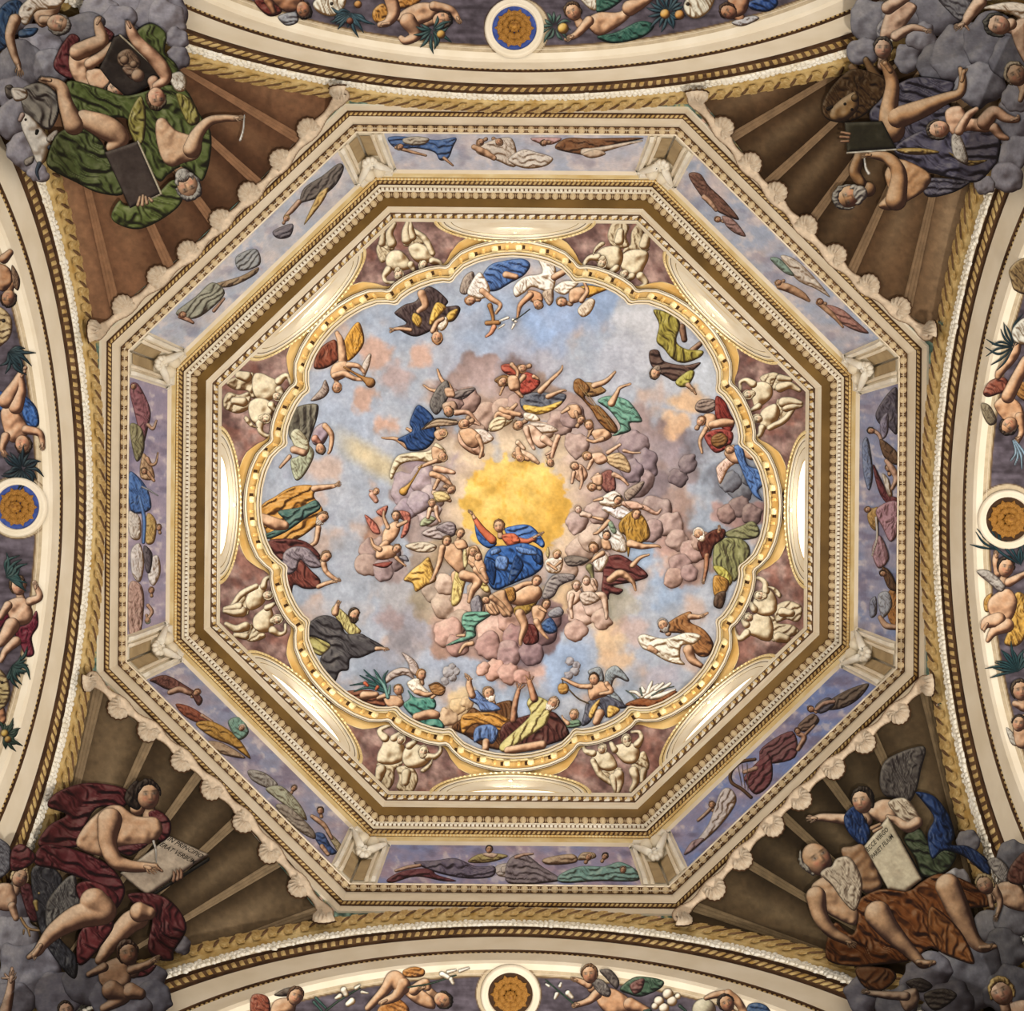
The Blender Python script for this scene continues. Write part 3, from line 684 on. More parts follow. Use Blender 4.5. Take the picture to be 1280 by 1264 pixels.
# ------------------------------------------------------------------ figures and other painted things
PLACED = {k: [] for k in SURF}
STEP = .0065; TOP = {}
def level_for(surf, bb, own):
    lv = 0
    for b, l in PLACED[surf]:
        if b[0] < bb[2] and bb[0] < b[2] and b[1] < bb[3] and bb[1] < b[3]: lv = max(lv, l)
    lv += 1; PLACED[surf].append((bb, lv)); return lv
def parse_pts(s, k, x0, y0, sc):
    out = []
    for ch in s.split('|'):
        q = [[float(v) for v in p.split(',')] for p in ch.split()]
        if not q: continue
        q = np.array(q); q[:, 0] = x0+q[:, 0]/sc; q[:, 1] = y0+q[:, 1]/sc
        if q.shape[1] > 2: q[:, 2] /= sc
        out.append(q)
    return out
SKIN = 'd0a078'
def head_mesh(x, y, r, up, t, skin, hair, beard, surf, lv, st, con, accb, parts, seed, lv0):
    a = math.radians(up); ux, uy = math.cos(a), -math.sin(a); rx, ry = -uy, ux     # up and right in the picture
    X, Y = grid(x-r*1.5, y-r*1.5, x+r*1.5, y+r*1.5, min(st, max(.5, r/18)))
    s_ = X[0, 1]-X[0, 0]
    lx = ((X-x)*rx+(Y-y)*ry)/r; ly = ((X-x)*ux+(Y-y)*uy)/r
    ell = lambda cx, cy, a_, b_: (1-np.sqrt(((lx-cx)/a_)**2+((ly-cy)/b_)**2))*min(a_, b_)*r
    sd = ell(0, 0, .82, 1.04); H = r*.8*np.sqrt(np.maximum(1-(lx/.85)**2-(ly/1.06)**2, 0))
    base = np.ones(X.shape+(3,))*hexc(skin)
    e = t*.42
    g = lambda cx, cy, sx, sy: np.exp(-(((lx-cx)/sx)**2+((ly-cy)/sy)**2))
    base = mix(base, hexc('c8684e'), .45*(g(e-.36, -.22, .22, .2)+g(e+.36, -.22, .22, .2))*np.clip(1, 0, 1))
    base = base*(1-.55*(g(e-.30, .10, .17, .10)+g(e+.30, .10, .17, .10)))[..., None]
    base = base*(1-.45*(g(e-.30, .27, .2, .05)+g(e+.30, .27, .2, .05)))[..., None]
    if r > 8:
        for o_ in (-.30, .30):
            base = mix(base, hexc('d8cbb8'), .8*g(e+o_, .10, .12, .055)); base = mix(base, hexc('1c120c'), .95*g(e+o_+.03*t, .11, .055, .06))
            base = mix(base, hexc('3c2618'), .6*g(e+o_, .30, .17, .04))
        base = base*(1-.4*g(e, -.30, .13, .05))[..., None]
    base = base*(1-.35*g(e+.13, -.14, .07, .22))[..., None]*(1+.16*g(e, -.1, .08, .25))[..., None]
    base = mix(base, hexc('8a3424'), .75*g(e*.95, -.52, .2, .07))
    base = base*(1-.25*g(e*.9, -.67, .2, .07))[..., None]
    nk = [(x-ux*r*.5, y-uy*r*.5, r*.46), (x-ux*r*1.1, y-uy*r*1.1, r*.44), (x-ux*r*1.6, y-uy*r*1.6, r*.55)]
    XN, YN = grid(min(q[0] for q in nk)-r*.7, min(q[1] for q in nk)-r*.7, max(q[0] for q in nk)+r*.7, max(q[1] for q in nk)+r*.7, st)
    sn, hn = sd_caps(nk, XN, YN)
    accb.append((cells(XN, YN, sn), patch(sn, hn, XN, YN, hexc(skin)*.93, surf, (lv0-.4)*STEP, st, con, seed=seed)))
    tp = patch(sd, H, X, Y, base, surf, lv*STEP, s_, con, seed=seed)
    accb.append((cells(X, Y, sd), tp))
    fi = ell(t*.26, -.24, .74, .92)
    bald = hair[0] == 'x'; hair = hair[-6:]
    if bald: fi = np.maximum(fi, ell(t*.22, .12, .80, 1.2))
    rag = (fbm(lx*2.6+seed, ly*2.6-seed, 3)-.5)*r
    hs = np.minimum(ell(-t*.10, .08, .98, 1.12)+rag*.22, -fi+rag*.16)
    back = np.clip(-np.sign(t)*lx, 0, 1) if t else np.abs(lx)*.5
    if bald: hs = np.minimum(hs, (back-.15)*r)
    hs = np.minimum(hs, (ly+.22+.75*back)*r+rag*.3)
    ac = Acc(); ac.add(patch(hs, puff(hs, r*.4), X, Y, hexc(hair), surf, (lv+.5)*STEP, s_, con, fold=(-up+20, max(1.2, r*.2)), seed=seed)); parts.append(('hair', ac))
    if beard:
        bs = np.maximum(ell(t*.30, -.92, .58, .55), np.minimum(ell(t*.2, -.6, .8, .5), -ell(t*.34, -.34, .5, .34)))
        ac = Acc(); ac.add(patch(bs, puff(bs, r*.4), X, Y, hexc(beard), surf, (lv+.6)*STEP, s_, con, fold=(-up, max(1.2, r*.2)), seed=seed+1)); parts.append(('beard', ac))
FSEED = [0]
def blur(H, n):
    for _ in range(n):
        P_ = np.pad(H, 1, mode='edge'); H = (P_[:-2, 1:-1]+P_[2:, 1:-1]+P_[1:-1, :-2]+P_[1:-1, 2:]+2*H)/6
    return H
def limb_end(kind, x, y, s, ang, side):
    """chains of a hand (palm, four unequal bent fingers, thumb) or of a foot with toes"""
    out = []; P_ = lambda u, v, r: (x+s*(u*math.cos(ang)+v*math.sin(ang)), y+s*(-u*math.sin(ang)+v*math.cos(ang)), s*r)
    if kind == 'hand':
        out.append([P_(-.25, 0, .27), P_(.30, 0, .36), P_(.48, 0, .34)])
        for i, (o, l) in enumerate(((-.30, .86), (-.10, 1.02), (.10, .96), (.29, .74))):
            out.append([P_(.52, o*.95, .12), P_(.52+l*.5, o*1.35, .115), P_(.52+l*.95, o*1.5+.10*side, .075)])
        out.append([P_(.05, .24*side, .15), P_(.36, .56*side, .13), P_(.66, .66*side, .09)])
    else:
        out.append([P_(-.4, 0, .34), P_(.4, 0, .36), P_(.95, 0, .40)])
        for i in range(5):
            out.append([P_(1.15, (-.34+.17*i)*side, .13-.012*i), P_(1.48-.07*i, (-.36+.18*i)*side, .115-.012*i)])
    return [np.array(q) for q in out]
def cells(X, Y, sd):
    m = sd > -.6
    return set(zip(np.floor(X[m]/2).astype(int).tolist(), np.floor(Y[m]/2).astype(int).tolist()))
def fig(name, label, cat, surf, tile, text, group=None, st=None, con=1.0, skin=SKIN, mat='fresco', xf=None):
    x0, y0, sc = tile; st = st or {'dome': 1.05, 'wall': 1.0, 'pend': 1.25, 'soff': 1.15}[surf]
    body = []; parts = []; cen = []
    lv0 = 99; FSEED[0] += 1; seed = FSEED[0]*3.7
    for ln in text.strip().splitlines():
        ln = ln.strip()
        if not ln: continue
        hd, pts = ln.split(':'); tk = hd.split(); nm = tk[0]; seed += 1.3
        chains = parse_pts(pts, nm, x0, y0, sc)
        if xf: chains = [xf(q) for q in chains]
        allp = np.vstack([q[:, :2] for q in chains])
        pad = max([q[:, 2].max() for q in chains if q.shape[1] > 2] or [0])
        if nm == 'head': pad = float(tk[1])/sc*1.3
        bb = (allp[:, 0].min()-pad, allp[:, 1].min()-pad, allp[:, 0].max()+pad, allp[:, 1].max()+pad)
        lv = level_for(surf, bb, None); cen.append(allp.mean(0)); lv0 = min(lv0, lv)
        if nm == 'head':
            for q in chains:
                up = xf.dirf(float(tk[2])) if xf else float(tk[2])
                head_mesh(q[0, 0], q[0, 1], float(tk[1])/sc*(xf.sc if xf else 1), up, float(tk[3])*(xf.mir if xf else 1), skin, tk[4], tk[5] if len(tk) > 5 else None, surf, lv+(.075/STEP if surf == 'pend' else 0), st, con, body, parts, seed, lv0+(.075/STEP if surf == 'pend' else 0))
            continue
        if nm in ('hand', 'foot'):
            q = chains[0]; side = float(tk[3]) if len(tk) > 3 else 1
            chains = limb_end(nm, q[0, 0], q[0, 1], float(tk[1])/sc, math.radians(xf.dirf(float(tk[2])) if xf else float(tk[2])), side); nm = 'body'
        isb = nm.split('=')[0] in ('body', 'torso')
        colr = hexc(nm.split('=')[1]) if '=' in nm else hexc(skin if isb else tk[1])
        stroke = nm.split('=')[0] == 'body' or nm.endswith('~')
        fold = None if isb or stroke or len(tk) < 4 else (-xf.dirf(-float(tk[2])) if xf else float(tk[2]), float(tk[3])/sc)
        for ci, q in enumerate(chains):
            pd = q[:, 2].max()*1.25 if q.shape[1] > 2 else 1.5
            X, Y = grid(q[:, 0].min()-pd, q[:, 1].min()-pd, q[:, 0].max()+pd, q[:, 1].max()+pd, st)
            if stroke:
                if q.shape[1] < 3: q = np.c_[q, np.full(len(q), 1.2)]
                if len(q) > 2: q = catmull(q, False, 9)
                sd, H = sd_caps(q, X, Y)
                if isb and q[:, 2].max() > 3.5: H = blur(H, 3)
            else:
                sd = sd_poly(q if nm.split('=')[0].endswith('!') else catmull(q), X, Y)
                H = puff(sd, min(max(sd.max(), 1)*.8, 9 if isb else 5))
            off_ = .075 if surf == 'pend' else 0
            if nm.startswith('puff'):
                R_p = q[:, 2].max(); n_ = lambda o: fbm(X/(R_p*.75)+seed+o, Y/(R_p*.75)+ci, 2)-.5
                sd = sd+R_p*.55*n_(0); H = np.sqrt(np.maximum((R_p*.8)**2-np.maximum(R_p*.8-sd, 0)**2, 0))*.5+R_p*.30*n_(9)
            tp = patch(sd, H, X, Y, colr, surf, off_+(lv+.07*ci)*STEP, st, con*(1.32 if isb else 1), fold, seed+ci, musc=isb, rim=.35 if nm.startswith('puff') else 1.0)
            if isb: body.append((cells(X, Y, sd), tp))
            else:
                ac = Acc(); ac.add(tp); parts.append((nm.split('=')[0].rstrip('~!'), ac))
    c = np.mean(cen, 0)
    o = SURF[surf](np.array([c[0]]), np.array([c[1]]))[0]
    if len(parts) == 1 and not body:
        ob = parts[0][1].build(name, None, mat, origin=o); prop(ob, label, cat, group); return ob
    root = empty(name, o, label, cat, group); TOP[root.name] = (.075 if surf == 'pend' else 0)+(max(l for _, l in PLACED[surf][-40:])+1)*STEP
    groups = []
    for cl, tp in body:
        hit = [g for g in groups if g[0] & cl]
        for g in hit: groups.remove(g)
        groups.append((set().union(cl, *[g[0] for g in hit]), sum([g[1] for g in hit], [])+[tp]))
    groups.sort(key=lambda g: -len(g[0]))
    for i, g in enumerate(groups):
        ac = Acc()
        for tp in g[1]: ac.add(tp)
        ac.build('body' if i == 0 else 'limb', root, mat)
    for nm, ac in parts: ac.build(nm, root, mat)
    return root
B2, C2, B3, C3 = (320, 316, 4), (640, 316, 4), (320, 632, 4), (640, 632, 4)
for _l in PLACED: pass
RELIEF_MAX = .006
# ------------------------------------------------------------------ the painted company in the dome
def D(name, label, cat, tile, text, **k): return fig(name, label, cat, 'dome', tile, text, **k)
def K(label, puffs):
    return D('cloud', label, 'cloud', (0, 0, 1), '\n'.join('puff~ %s: %s' % (c, q) for c, q in puffs), con=.85)
K('painted bank of lavender clouds at the left of the golden glory', [('a8949c', '512,612,22'), ('b49fa6', '530,598,18'), ('b7a2a6', '540,620,17'), ('9f8c98', '508,636,15'), ('bda8a8', '536,644,16'), ('a896a0', '524,628,14'), ('c4b0aa', '552,602,13')])
K('painted mauve clouds under the tumbling children on the left', [('a98c84', '470,690,20'), ('9c8484', '488,700,16'), ('b2968a', '458,706,15'), ('a08888', '478,712,14')])
K('painted tan clouds under the seated nude angel', [('b7a290', '545,736,19'), ('c3a894', '562,752,22'), ('c9a694', '585,762,20'), ('b09684', '575,778,16'), ('cdb09c', '556,730,14'), ('bca28c', '600,740,16')])
K('painted great rose cloud carrying the blue woman', [('cba091', '560,790,20'), ('b98c80', '572,806,16'), ('d9b2a2', '618,784,24'), ('cfa494', '640,776,20'), ('b88e86', '610,808,18'), ('a87f7c', '650,800,22'), ('8f6c6c', '676,790,20'), ('846464', '688,774,15'), ('a98684', '636,818,16'), ('94767a', '664,816,15')])
K('painted pale rose cloud under the pair of pale angels', [('cfae9e', '726,768,18'), ('d2b2a2', '742,758,16'), ('c4a092', '720,788,14'), ('c9a896', '752,774,13')])
K('painted beige clouds at the right of the golden glory', [('c4a898', '726,690,18'), ('c9ae9c', '740,672,18'), ('bb9f98', '722,652,15'), ('c0a49a', '752,702,14'), ('c9ac9a', '708,712,14'), ('b89c94', '748,640,16')])
K('painted rosy clouds arching over the golden glory', [('bd9c8a', '610,520,18'), ('c4a290', '630,512,16'), ('b8968a', '652,506,17'), ('b3948a', '700,528,17'), ('a98c88', '716,520,15'), ('c2a28e', '590,540,16'), ('b29084', '586,500,16'), ('aa8a82', '566,500,15'), ('c8aa94', '676,540,15'), ('b3968c', '720,556,16')])
K('painted smoky mauve clouds right of the ring of angels', [('9c868a', '792,560,20'), ('8f7c84', '806,580,18'), ('a48c8c', '800,604,18'), ('927e86', '790,590,15'), ('ad948e', '820,640,20'), ('b0948c', '836,656,17'), ('a68a86', '816,664,15'), ('b4968c', '846,676,13')])
K('painted dark grey clouds near the blue draped angel at the right', [('6f7078', '926,612,15'), ('747680', '912,602,13'), ('6a6c74', '938,598,11'), ('8c7470', '924,634,14'), ('8a706c', '940,642,13'), ('9c7c74', '908,644,12'), ('7e6c70', '848,596,12'), ('857478', '860,580,13')])
K('painted brown rose clouds below the maroon figure at the right', [('b6938a', '866,690,16'), ('ad8c86', '852,706,15'), ('bd9a8c', '842,724,13'), ('c2a090', '876,676,12'), ('a98884', '862,716,11')])
K('painted golden clouds behind the grey bearded pair at the bottom', [('d8b888', '572,884,11'), ('d2b08a', '560,898,12'), ('dcbc90', '584,878,8')])
K('painted pink cloud floating above the bottom figures', [('d2a290', '618,838,14'), ('c99a8c', '636,842,14'), ('d6a896', '604,836,9'), ('cf9e90', '652,846,10')])
D('person', 'painted man hanging head down in a dark brown cloak lined with yellow', 'person', B2, """
cloak 4d3b3a 60 26: 850,172 900,182 960,240 950,268 1008,264 1022,290 988,342 930,352 880,388 800,420 735,398 705,372 752,352 697,310 700,290 745,258 800,240
lining e2b448 60 20: 790,300 830,330 815,372 780,340 | 900,250 950,272 920,312 878,362 866,340 | 962,300 1010,280 990,332 950,342
body: 828,205,22 846,262,18 812,292,12 | 772,386,11 720,380,9 690,384,9 672,396,6 | 690,384,6 670,378,4
hand 16 185 1: 690,386
sleeve e8dece 40 14: 905,370 920,330 955,322 960,360 930,392
body: 884,392,14 905,350,13 935,330,11
head 30 -80 0.2 a8703e: 905,425
""")
D('angel', 'painted angel blowing a brass trumpet in a red and gold cloak', 'angel', B2, """
cloak 86402a 80 24: 288,572 312,490 362,445 402,440 420,520 380,562 330,582
cape dc9c34 70 22: 440,440 492,358 522,355 542,440 512,500 462,542 440,500
wing a89488 60 16: 352,640 366,690 332,730 272,740 322,680 340,640
wing c8b8ac 60 14: 528,570 560,510 578,514 562,580 540,622
body: 405,402,12 425,450,19 435,540,23
torso: 385,560 440,540 480,570 450,620 400,640 372,610
body: 392,615,17 440,605,16 490,628,12 532,634,9 | 462,560,15 512,568,12 542,600,8
trumpet~ a8723a: 440,572,5 520,618,8 556,640,18 572,650,26
head 26 -85 0.3 8a5a34: 405,672
""")
D('person', 'painted man in grey green robe bending over at the left rim', 'person', B2, """
robe 6c6656 100 26: 200,775 300,755 312,800 282,900 252,962 172,932 165,860
drape a9b092 60 22: 260,962 292,1010 242,1112 196,1136 172,1040 212,1016
drape c6c4a4 30 18: 172,915 210,880 262,940 262,1000 220,1016
body=c99c78: 190,985,20 240,1000,18 | 168,1020,12 122,1072,8
torso=a08a98: 290,882 342,850 366,900 332,962 282,952
body: 345,866,16 378,912,14 372,982,10 362,1002,7
body=cf8a70: 296,930,20 316,948,12
head 27 -70 0.3 473629: 322,980
""")
D('person', 'painted bearded man in orange mantle stretching his arm at the left rim', 'person', B3, """
robe c98830 -25 30: 22,14 100,-48 170,-90 250,-104 306,-90 290,-46 336,24 304,96 212,166 122,192 62,160
tunic 436860 -25 26: 110,30 220,8 296,-28 322,16 252,62 152,132 62,168 36,148 150,92
body: 28,62,24 92,90,32 142,100,24
body: 292,-85,18 352,-92,14 396,-100,10 416,-120,5 | 396,-100,7 420,-98,4
hand 20 15 1: 400,-104
body: 312,112,15 300,180,13 268,204,9
head 30 40 0.7 6b4c34 b9aca0: 332,62
""")
D('person', 'painted stooping man in maroon mantle with both hands held out', 'person', B3, """
cloak 67332e 20 28: 58,182 152,165 252,182 322,250 302,284 232,292 152,282 110,262
robe 7a3b30 60 30: 228,280 282,330 322,372 312,412 242,417 190,397 176,452 138,432 150,342 190,300
tunic 8c7f88 40 22: 138,240 190,205 262,215 306,262 332,304 272,312 222,272 202,322 162,347 138,310
body: 338,290,16 352,332,13 396,368,11 420,376,7 | 312,406,12 362,386,11 402,378,8
hand 18 0 1: 398,370
hand 18 15 -1: 385,384
head 28 50 0.8 6e4e34: 350,257
""")
D('person', 'painted dark bearded man in a charcoal cloak over a yellow tunic', 'person', B3, """
tunic c8bc72 70 22: 402,566 376,530 396,500 452,542 502,600 526,632 482,656 432,610
skirt aea45c 30 22: 254,652 332,640 402,672 364,722 322,752 280,722
cloak 4b4749 35 34: 244,612 302,560 362,550 422,582 452,640 522,640 562,660 642,708 602,727 522,762 472,767 462,822 420,832 392,882 340,832 322,762 372,702 302,662 258,652
body: 396,536,19 404,508,14 412,480,8 | 404,506,6 424,482,4 | 604,716,12 642,716,8 664,720,5
hand 16 95 1: 410,500
hand 18 -5 1: 636,716
head 31 70 0.8 3b2a1e 3b2a1e: 492,545
""")
D('angel', 'painted winged angel in a sea green gown carrying a smoking bowl', 'angel', B3, """
wing b9a8a0 20 18: 640,897 662,840 722,810 772,822 792,872 750,850 700,860
wing c2b2ac 60 18: 728,733 790,770 816,815 802,852 772,832 760,790
gown 4c8f7e 40 26: 758,920 800,960 882,960 902,1000 882,1040 912,1062 942,1112 850,1132 800,1072 750,1022 738,990 770,960
blouse eae2d2 40 16: 758,882 812,862 832,900 872,942 820,954 770,920
body: 802,1058,21 870,1044,25 902,1048,20 | 800,930,14 852,946,13 892,936,8 | 880,960,9 902,944,7
head 27 90 0.8 9c6a38: 828,846
""")
D('bowl', 'painted brown offering bowl smoking in the hands of the green gowned angel', 'bowl', B3, """
bowl a26e3a 0 10: 864,902 905,890 947,916 932,950 890,946
rim~ 6e4522: 866,900,5 905,888,5 944,912,5
""")
D('smoke', 'painted curl of grey smoke rising from the offering bowl', 'smoke', B3, """
puff~ a29ea2: 945,878,22 | 985,860,24 | 960,835,28 | 1000,830,22 | 980,808,20
""")
D('child', 'painted curly child among palm leaves on the lower left rim', 'child', B3, """
cloak 874a30 10 22: 438,932 522,922 602,932 652,1002 562,992 480,962
torso: 640,960 700,950 740,980 720,1010 660,1006
body: 650,950,14 610,962,10 | 540,950,22 600,946,16
head 27 100 -0.5 7a5a38: 712,922
""")
D('palm', 'painted tuft of dark palm leaves with red flowers on the lower left rim', 'plant', B3, """
leaf~ 2f5a58: 640,930,7 600,880,7 540,822,3 | 640,930,7 590,890,7 520,850,3 | 640,920,7 560,890,7 470,900,3 | 640,930,7 560,910,7 490,930,3 | 650,910,7 640,860,7 660,826,3 | 640,910,7 610,850,7 590,820,3 | 640,900,7 580,860,7 550,850,3
leaf~ 6a9a92: 660,960,10 640,900,8 600,850,4 | 665,940,9 670,900,5
flower~ d0613c: 545,888,10 558,900,8 | 608,908,10 600,920,7
""")
D('person', 'painted grey bearded man in blue tunic raising one arm at the bottom', 'person', B3, """
cloak 6c4222 60 34: 978,1112 1032,1060 1082,1010 1132,1030 1202,990 1282,978 1310,1062 1296,1152 1242,1222 1132,1202 1050,1152
mantle cc8c36 20 28: 1028,1052 1102,1035 1202,1040 1276,1082 1242,1132 1102,1092 1034,1142
tunic 6a88c2 50 22: 1062,962 1100,922 1142,960 1192,990 1222,1022 1132,1032 1108,1000
skirt 5c7db8 80 22: 1098,1112 1172,1095 1212,1130 1184,1192 1132,1172 1090,1184
body: 1082,950,18 1066,902,17 1066,864,10 1046,842,5 | 1066,864,8 1080,868,4 | 1150,1182,18 1148,1216,18
hand 18 120 1: 1060,868
head 32 110 0.2 8a6a4a e8e0d6: 1165,940
""")
D('person', 'painted white bearded man with both arms raised in yellow and maroon', 'person', C3, """
cloak 592d27 50 36: -50,1100 70,1050 182,1030 232,1050 287,1146 202,1192 102,1217 0,1242 -50,1200
tunic c7ba6c -50 26: 74,987 108,950 182,980 192,1032 172,1092 122,1132 42,1182 -36,1234 -60,1196 52,1092 92,1042
body=b87c56: 112,966,20 96,912,16 86,880,13 | 84,880,6 68,850,4 | 88,876,5 90,848,4 | 92,880,5 108,856,4 | 6,1072,16 16,990,15 34,920,11 | 30,915,5 24,890,4 | 36,912,5 48,890,4 | 40,918,5 64,900,4
body: 152,1196,22 -20,1225,20
head 31 60 -0.6 a08468 ddd5cc: 205,988
""")
D('angel', 'painted grey winged angel swinging a golden censer at the bottom', 'angel', C3, """
wing 8c959c 60 14: 378,832 440,808 462,872 430,884
wing 8c979e 50 16: 465,840 520,800 582,862 576,882 520,862 502,912 542,962 562,1002 520,992 480,932
robe 595a69 60 24: 378,982 462,950 542,980 572,1012 502,1022 472,1062 432,1002 392,1082 348,1102 360,1042
lining e2b454 60 18: 402,1000 442,970 404,1062 382,1050 | 482,1000 542,1022 482,1064
torso: 384,892 452,880 504,920 472,952 442,962 390,972
body: 440,1040,24 422,1082,20 | 392,906,14 332,902,12 265,870,9 250,868,6 | 474,892,14 497,930,12 442,942,9
head 29 100 -0.5 3d2b1c: 410,868
""")
D('censer', 'painted golden censer swinging from the hand of the grey winged angel', 'censer', C3, """
bowl c18c3e 0 10: 240,890 272,890 286,915 272,942 240,942 228,912
chain~ 6a5638: 252,870,3 256,892,3 | 284,920,4 330,965,4 382,990,4
""")
D('smoke', 'painted wisp of grey smoke above the golden censer', 'smoke', C3, """
puff~ a29ea6: 285,848,22 | 318,828,24 | 322,800,22 | 290,780,22 
""")
D('child', 'painted child in pale green peering over the bottom rim', 'child', C3, """
tunic 6c9070 20 16: 272,1082 332,1070 344,1102 282,1114
body: 280,1090,12 256,1066,7 250,1050,4
head 26 80 -0.3 9c7c58: 310,1046
""")
D('basket', 'painted brown cloth bundle of white lilies on the lower right rim', 'basket', C3, """
lily~ e9e6dc: 650,955,12 690,925,14 730,895,7 | 670,960,12 720,935,15 780,905,7 | 700,960,12 760,945,14 815,920,6 | 640,950,10 620,935,10 590,930,6 | 680,935,12 690,905,11 700,880,6 | 720,920,12 755,890,8 | 740,925,12 790,890,8 | 660,930,12 650,910,8
leaf~ 6a7a70: 620,965,6 600,945,4 570,925,3 | 650,950,5 640,915,4 | 700,950,5 750,920,4 810,905,3
cloth 8a4a24 20 22: 568,992 642,963 722,970 802,928 824,940 742,1002 690,1042 642,1037 590,1012
""")
D('person', 'painted grey bearded man in brown holding out a white sheet', 'person', C3, """
robe a16938 40 30: 738,632 802,570 882,530 902,545 892,582 962,622 1008,692 982,752 930,752 882,692 850,642
sheet e9e3d2 20 26: 628,662 662,643 762,665 872,635 946,652 912,692 850,702 842,762 864,797 780,782 700,737 650,712
body: 882,722,28 902,772,22 946,802,13 | 892,556,16 940,556,11 978,538,6 | 690,712,16 720,730,12
hand 16 15 1: 945,555
head 30 120 -0.3 8a8078 a39c94: 757,597
""")
D('person', 'painted white bearded man in maroon and olive leaning down on the right', 'person', C3, """
bundle 7b7a50 20 20: 1060,140 1150,100 1202,78 1237,120 1222,162 1120,172
cloak 8a8a56 75 30: 1020,172 1060,160 1152,170 1192,230 1152,322 1110,382 1060,332 1010,312 1005,240
skirt bfb64e 70 20: 1008,302 1060,310 1102,362 1084,402 1020,336
breeches c28a38 80 20: 1010,352 1082,372 1072,432 1012,452
boot 593f2e 80 16: 1020,442 1070,432 1052,512 1008,502
tunic 5d2b20 80 24: 928,182 1000,125 1062,118 1062,162 1012,202 992,262 960,272 938,232
body=b0714c: 975,252,14 970,322,11 960,372,8 956,390,5 | 1036,132,11 1036,102,6
hand 16 -105 1: 960,372
hand 16 90 1: 1036,120
head 29 130 -0.4 d8cfc2 efe8de: 935,142
""")
D('angel', 'painted flying angel in white gauze and golden brown drape', 'angel', C3, """
wing dfdbe0 40 14: 448,12 520,-22 602,40 542,72 480,40
skirt dfdbd6 60 18: 430,110 502,100 562,160 572,232 500,222 440,162
drape b78630 80 22: 538,82 602,28 662,60 692,150 642,192 600,192 580,262 570,160 540,132
body: 482,82,14 432,132,10 410,142,7 | 452,70,10 402,58,7 | 592,190,21 652,205,15 724,202,8 742,210,5
cloth 8ea88a 40 10: 480,90 500,80 524,130 504,140
head 25 80 0.4 7a5230: 622,45
""")
D('angel', 'painted flying figure wrapped in dark maroon drapery right of the glory', 'angel', C3, """
robe 6d3430 30 28: 460,270 532,245 602,280 682,350 612,382 502,402 556,420 532,447 490,440 480,472 448,432 455,350
body: 602,300,14 640,262,10 684,246,6 | 490,372,18 542,340,20 602,380,12 618,424,6
tunic e8e2dc 60 16: 408,250 462,235 482,272 442,332 408,302
body: 452,240,16 416,262,11 400,280,7
head 27 120 -0.5 6a4424: 408,212
""")
D('torch', 'painted green torch held by the maroon figure near the pale angels', 'torch', C3, """
torch~ 8f8a58: 388,310,20 402,350,10 408,410,5
""")
D('person', 'painted woman in blue mantle and red sleeves with arms spread before the golden glory', 'person', B3, """
veil 2d59a2 40 22: 1094,84 1132,110 1182,152 1204,192 1162,214 1108,172
veil 3e6cba 10 22: 1242,122 1292,100 1352,95 1396,118 1442,182 1432,212 1382,182 1302,192
sleeve~ cc6440: 1094,66,12 1130,120,18 1182,172,22 | 1292,170,18 1352,180,14 1390,165,12
bodice cf603c 30 14: 1228,150 1292,140 1322,182 1262,204
gown 2c5ba6 55 36: 1142,262 1182,208 1262,200 1342,188 1422,220 1437,262 1432,312 1382,352 1332,372 1262,402 1190,422 1148,352
fold 1c3c74 60 18: 1150,270 1200,300 1190,400 1155,350 | 1300,250 1340,300 1290,380 1260,390 1275,310 | 1380,230 1432,260 1425,300 1385,270
sash 5f88cc 70 20: 1205,255 1262,262 1252,325 1200,310 | 1300,205 1390,225 1400,250 1320,240 | 1175,225 1215,212 1225,232 1180,250
body: 1092,62,9 1080,40,7 1064,24,5 | 1390,160,8 1416,146,7 1438,134,5
hand 17 130 1: 1078,42
hand 17 15 -1: 1410,148
head 31 100 -0.3 6f4526: 1215,104
""")  # pale blue shapes on the gown are painted highlights, navy ones dark folds
D('angel', 'painted nude winged angel with gold drapery seated left of the blue woman', 'angel', B3, """
wing b1a19f 10 16: 828,142 902,98 982,90 1002,142 920,172
wing cbbba4 -10 16: 744,200 832,180 902,200 882,232 800,232
cloth e1b250 50 24: 738,372 782,320 822,290 862,258 882,300 902,372 850,402 800,432 782,390
body: 1000,350,26 1002,422,20 980,470,13
cloth dac372 60 22: 1000,320 1062,340 1122,350 1172,422 1142,432 1062,362 1022,482 976,492
torso: 928,200 982,188 1032,220 1052,300 1022,342 980,312 940,262
body: 1040,350,28 1110,375,25 1082,430,17 1066,480,11 | 932,212,18 916,290,14 886,362,9 872,380,6
head 25 80 0.4 6c4a28: 955,178
""")
D('angel', 'painted fair angel leaning at the shoulder of the seated nude angel', 'angel', B3, """
torso: 1050,222 1102,200 1132,260 1122,332 1070,302
body: 1062,220,15 1050,270,12 1090,300,8 | 1102,320,20 1150,380,14
drape d8c890 70 14: 1034,240 1050,210 1060,290 1040,310
head 23 100 0.3 a87c48: 1084,232
""")
D('angel', 'painted angel in profile gazing up beside the golden glory', 'angel', B3, """
torso: 990,180 1040,170 1060,210 1010,220
wing 9a8c90 30 14: 900,110 960,80 1000,100 990,150 940,140
head 24 70 0.6 7c5a3c: 1022,140
""")
D('child', 'painted nude child with a red cloth arched overhead on a cloud', 'child', B3, """
cloth c26c58 60 18: 542,45 602,90 622,142 580,132 | 700,28 772,40 762,132 722,164 740,80 | 600,30 660,0 640,60
torso: 640,122 692,80 722,110 702,162 652,204 630,190
body: 650,190,20 610,220,14 580,190,9 | 712,100,13 752,80,9 | 660,110,12 640,60,9 640,30,6
head 25 95 -0.2 5a4030: 700,52
""")
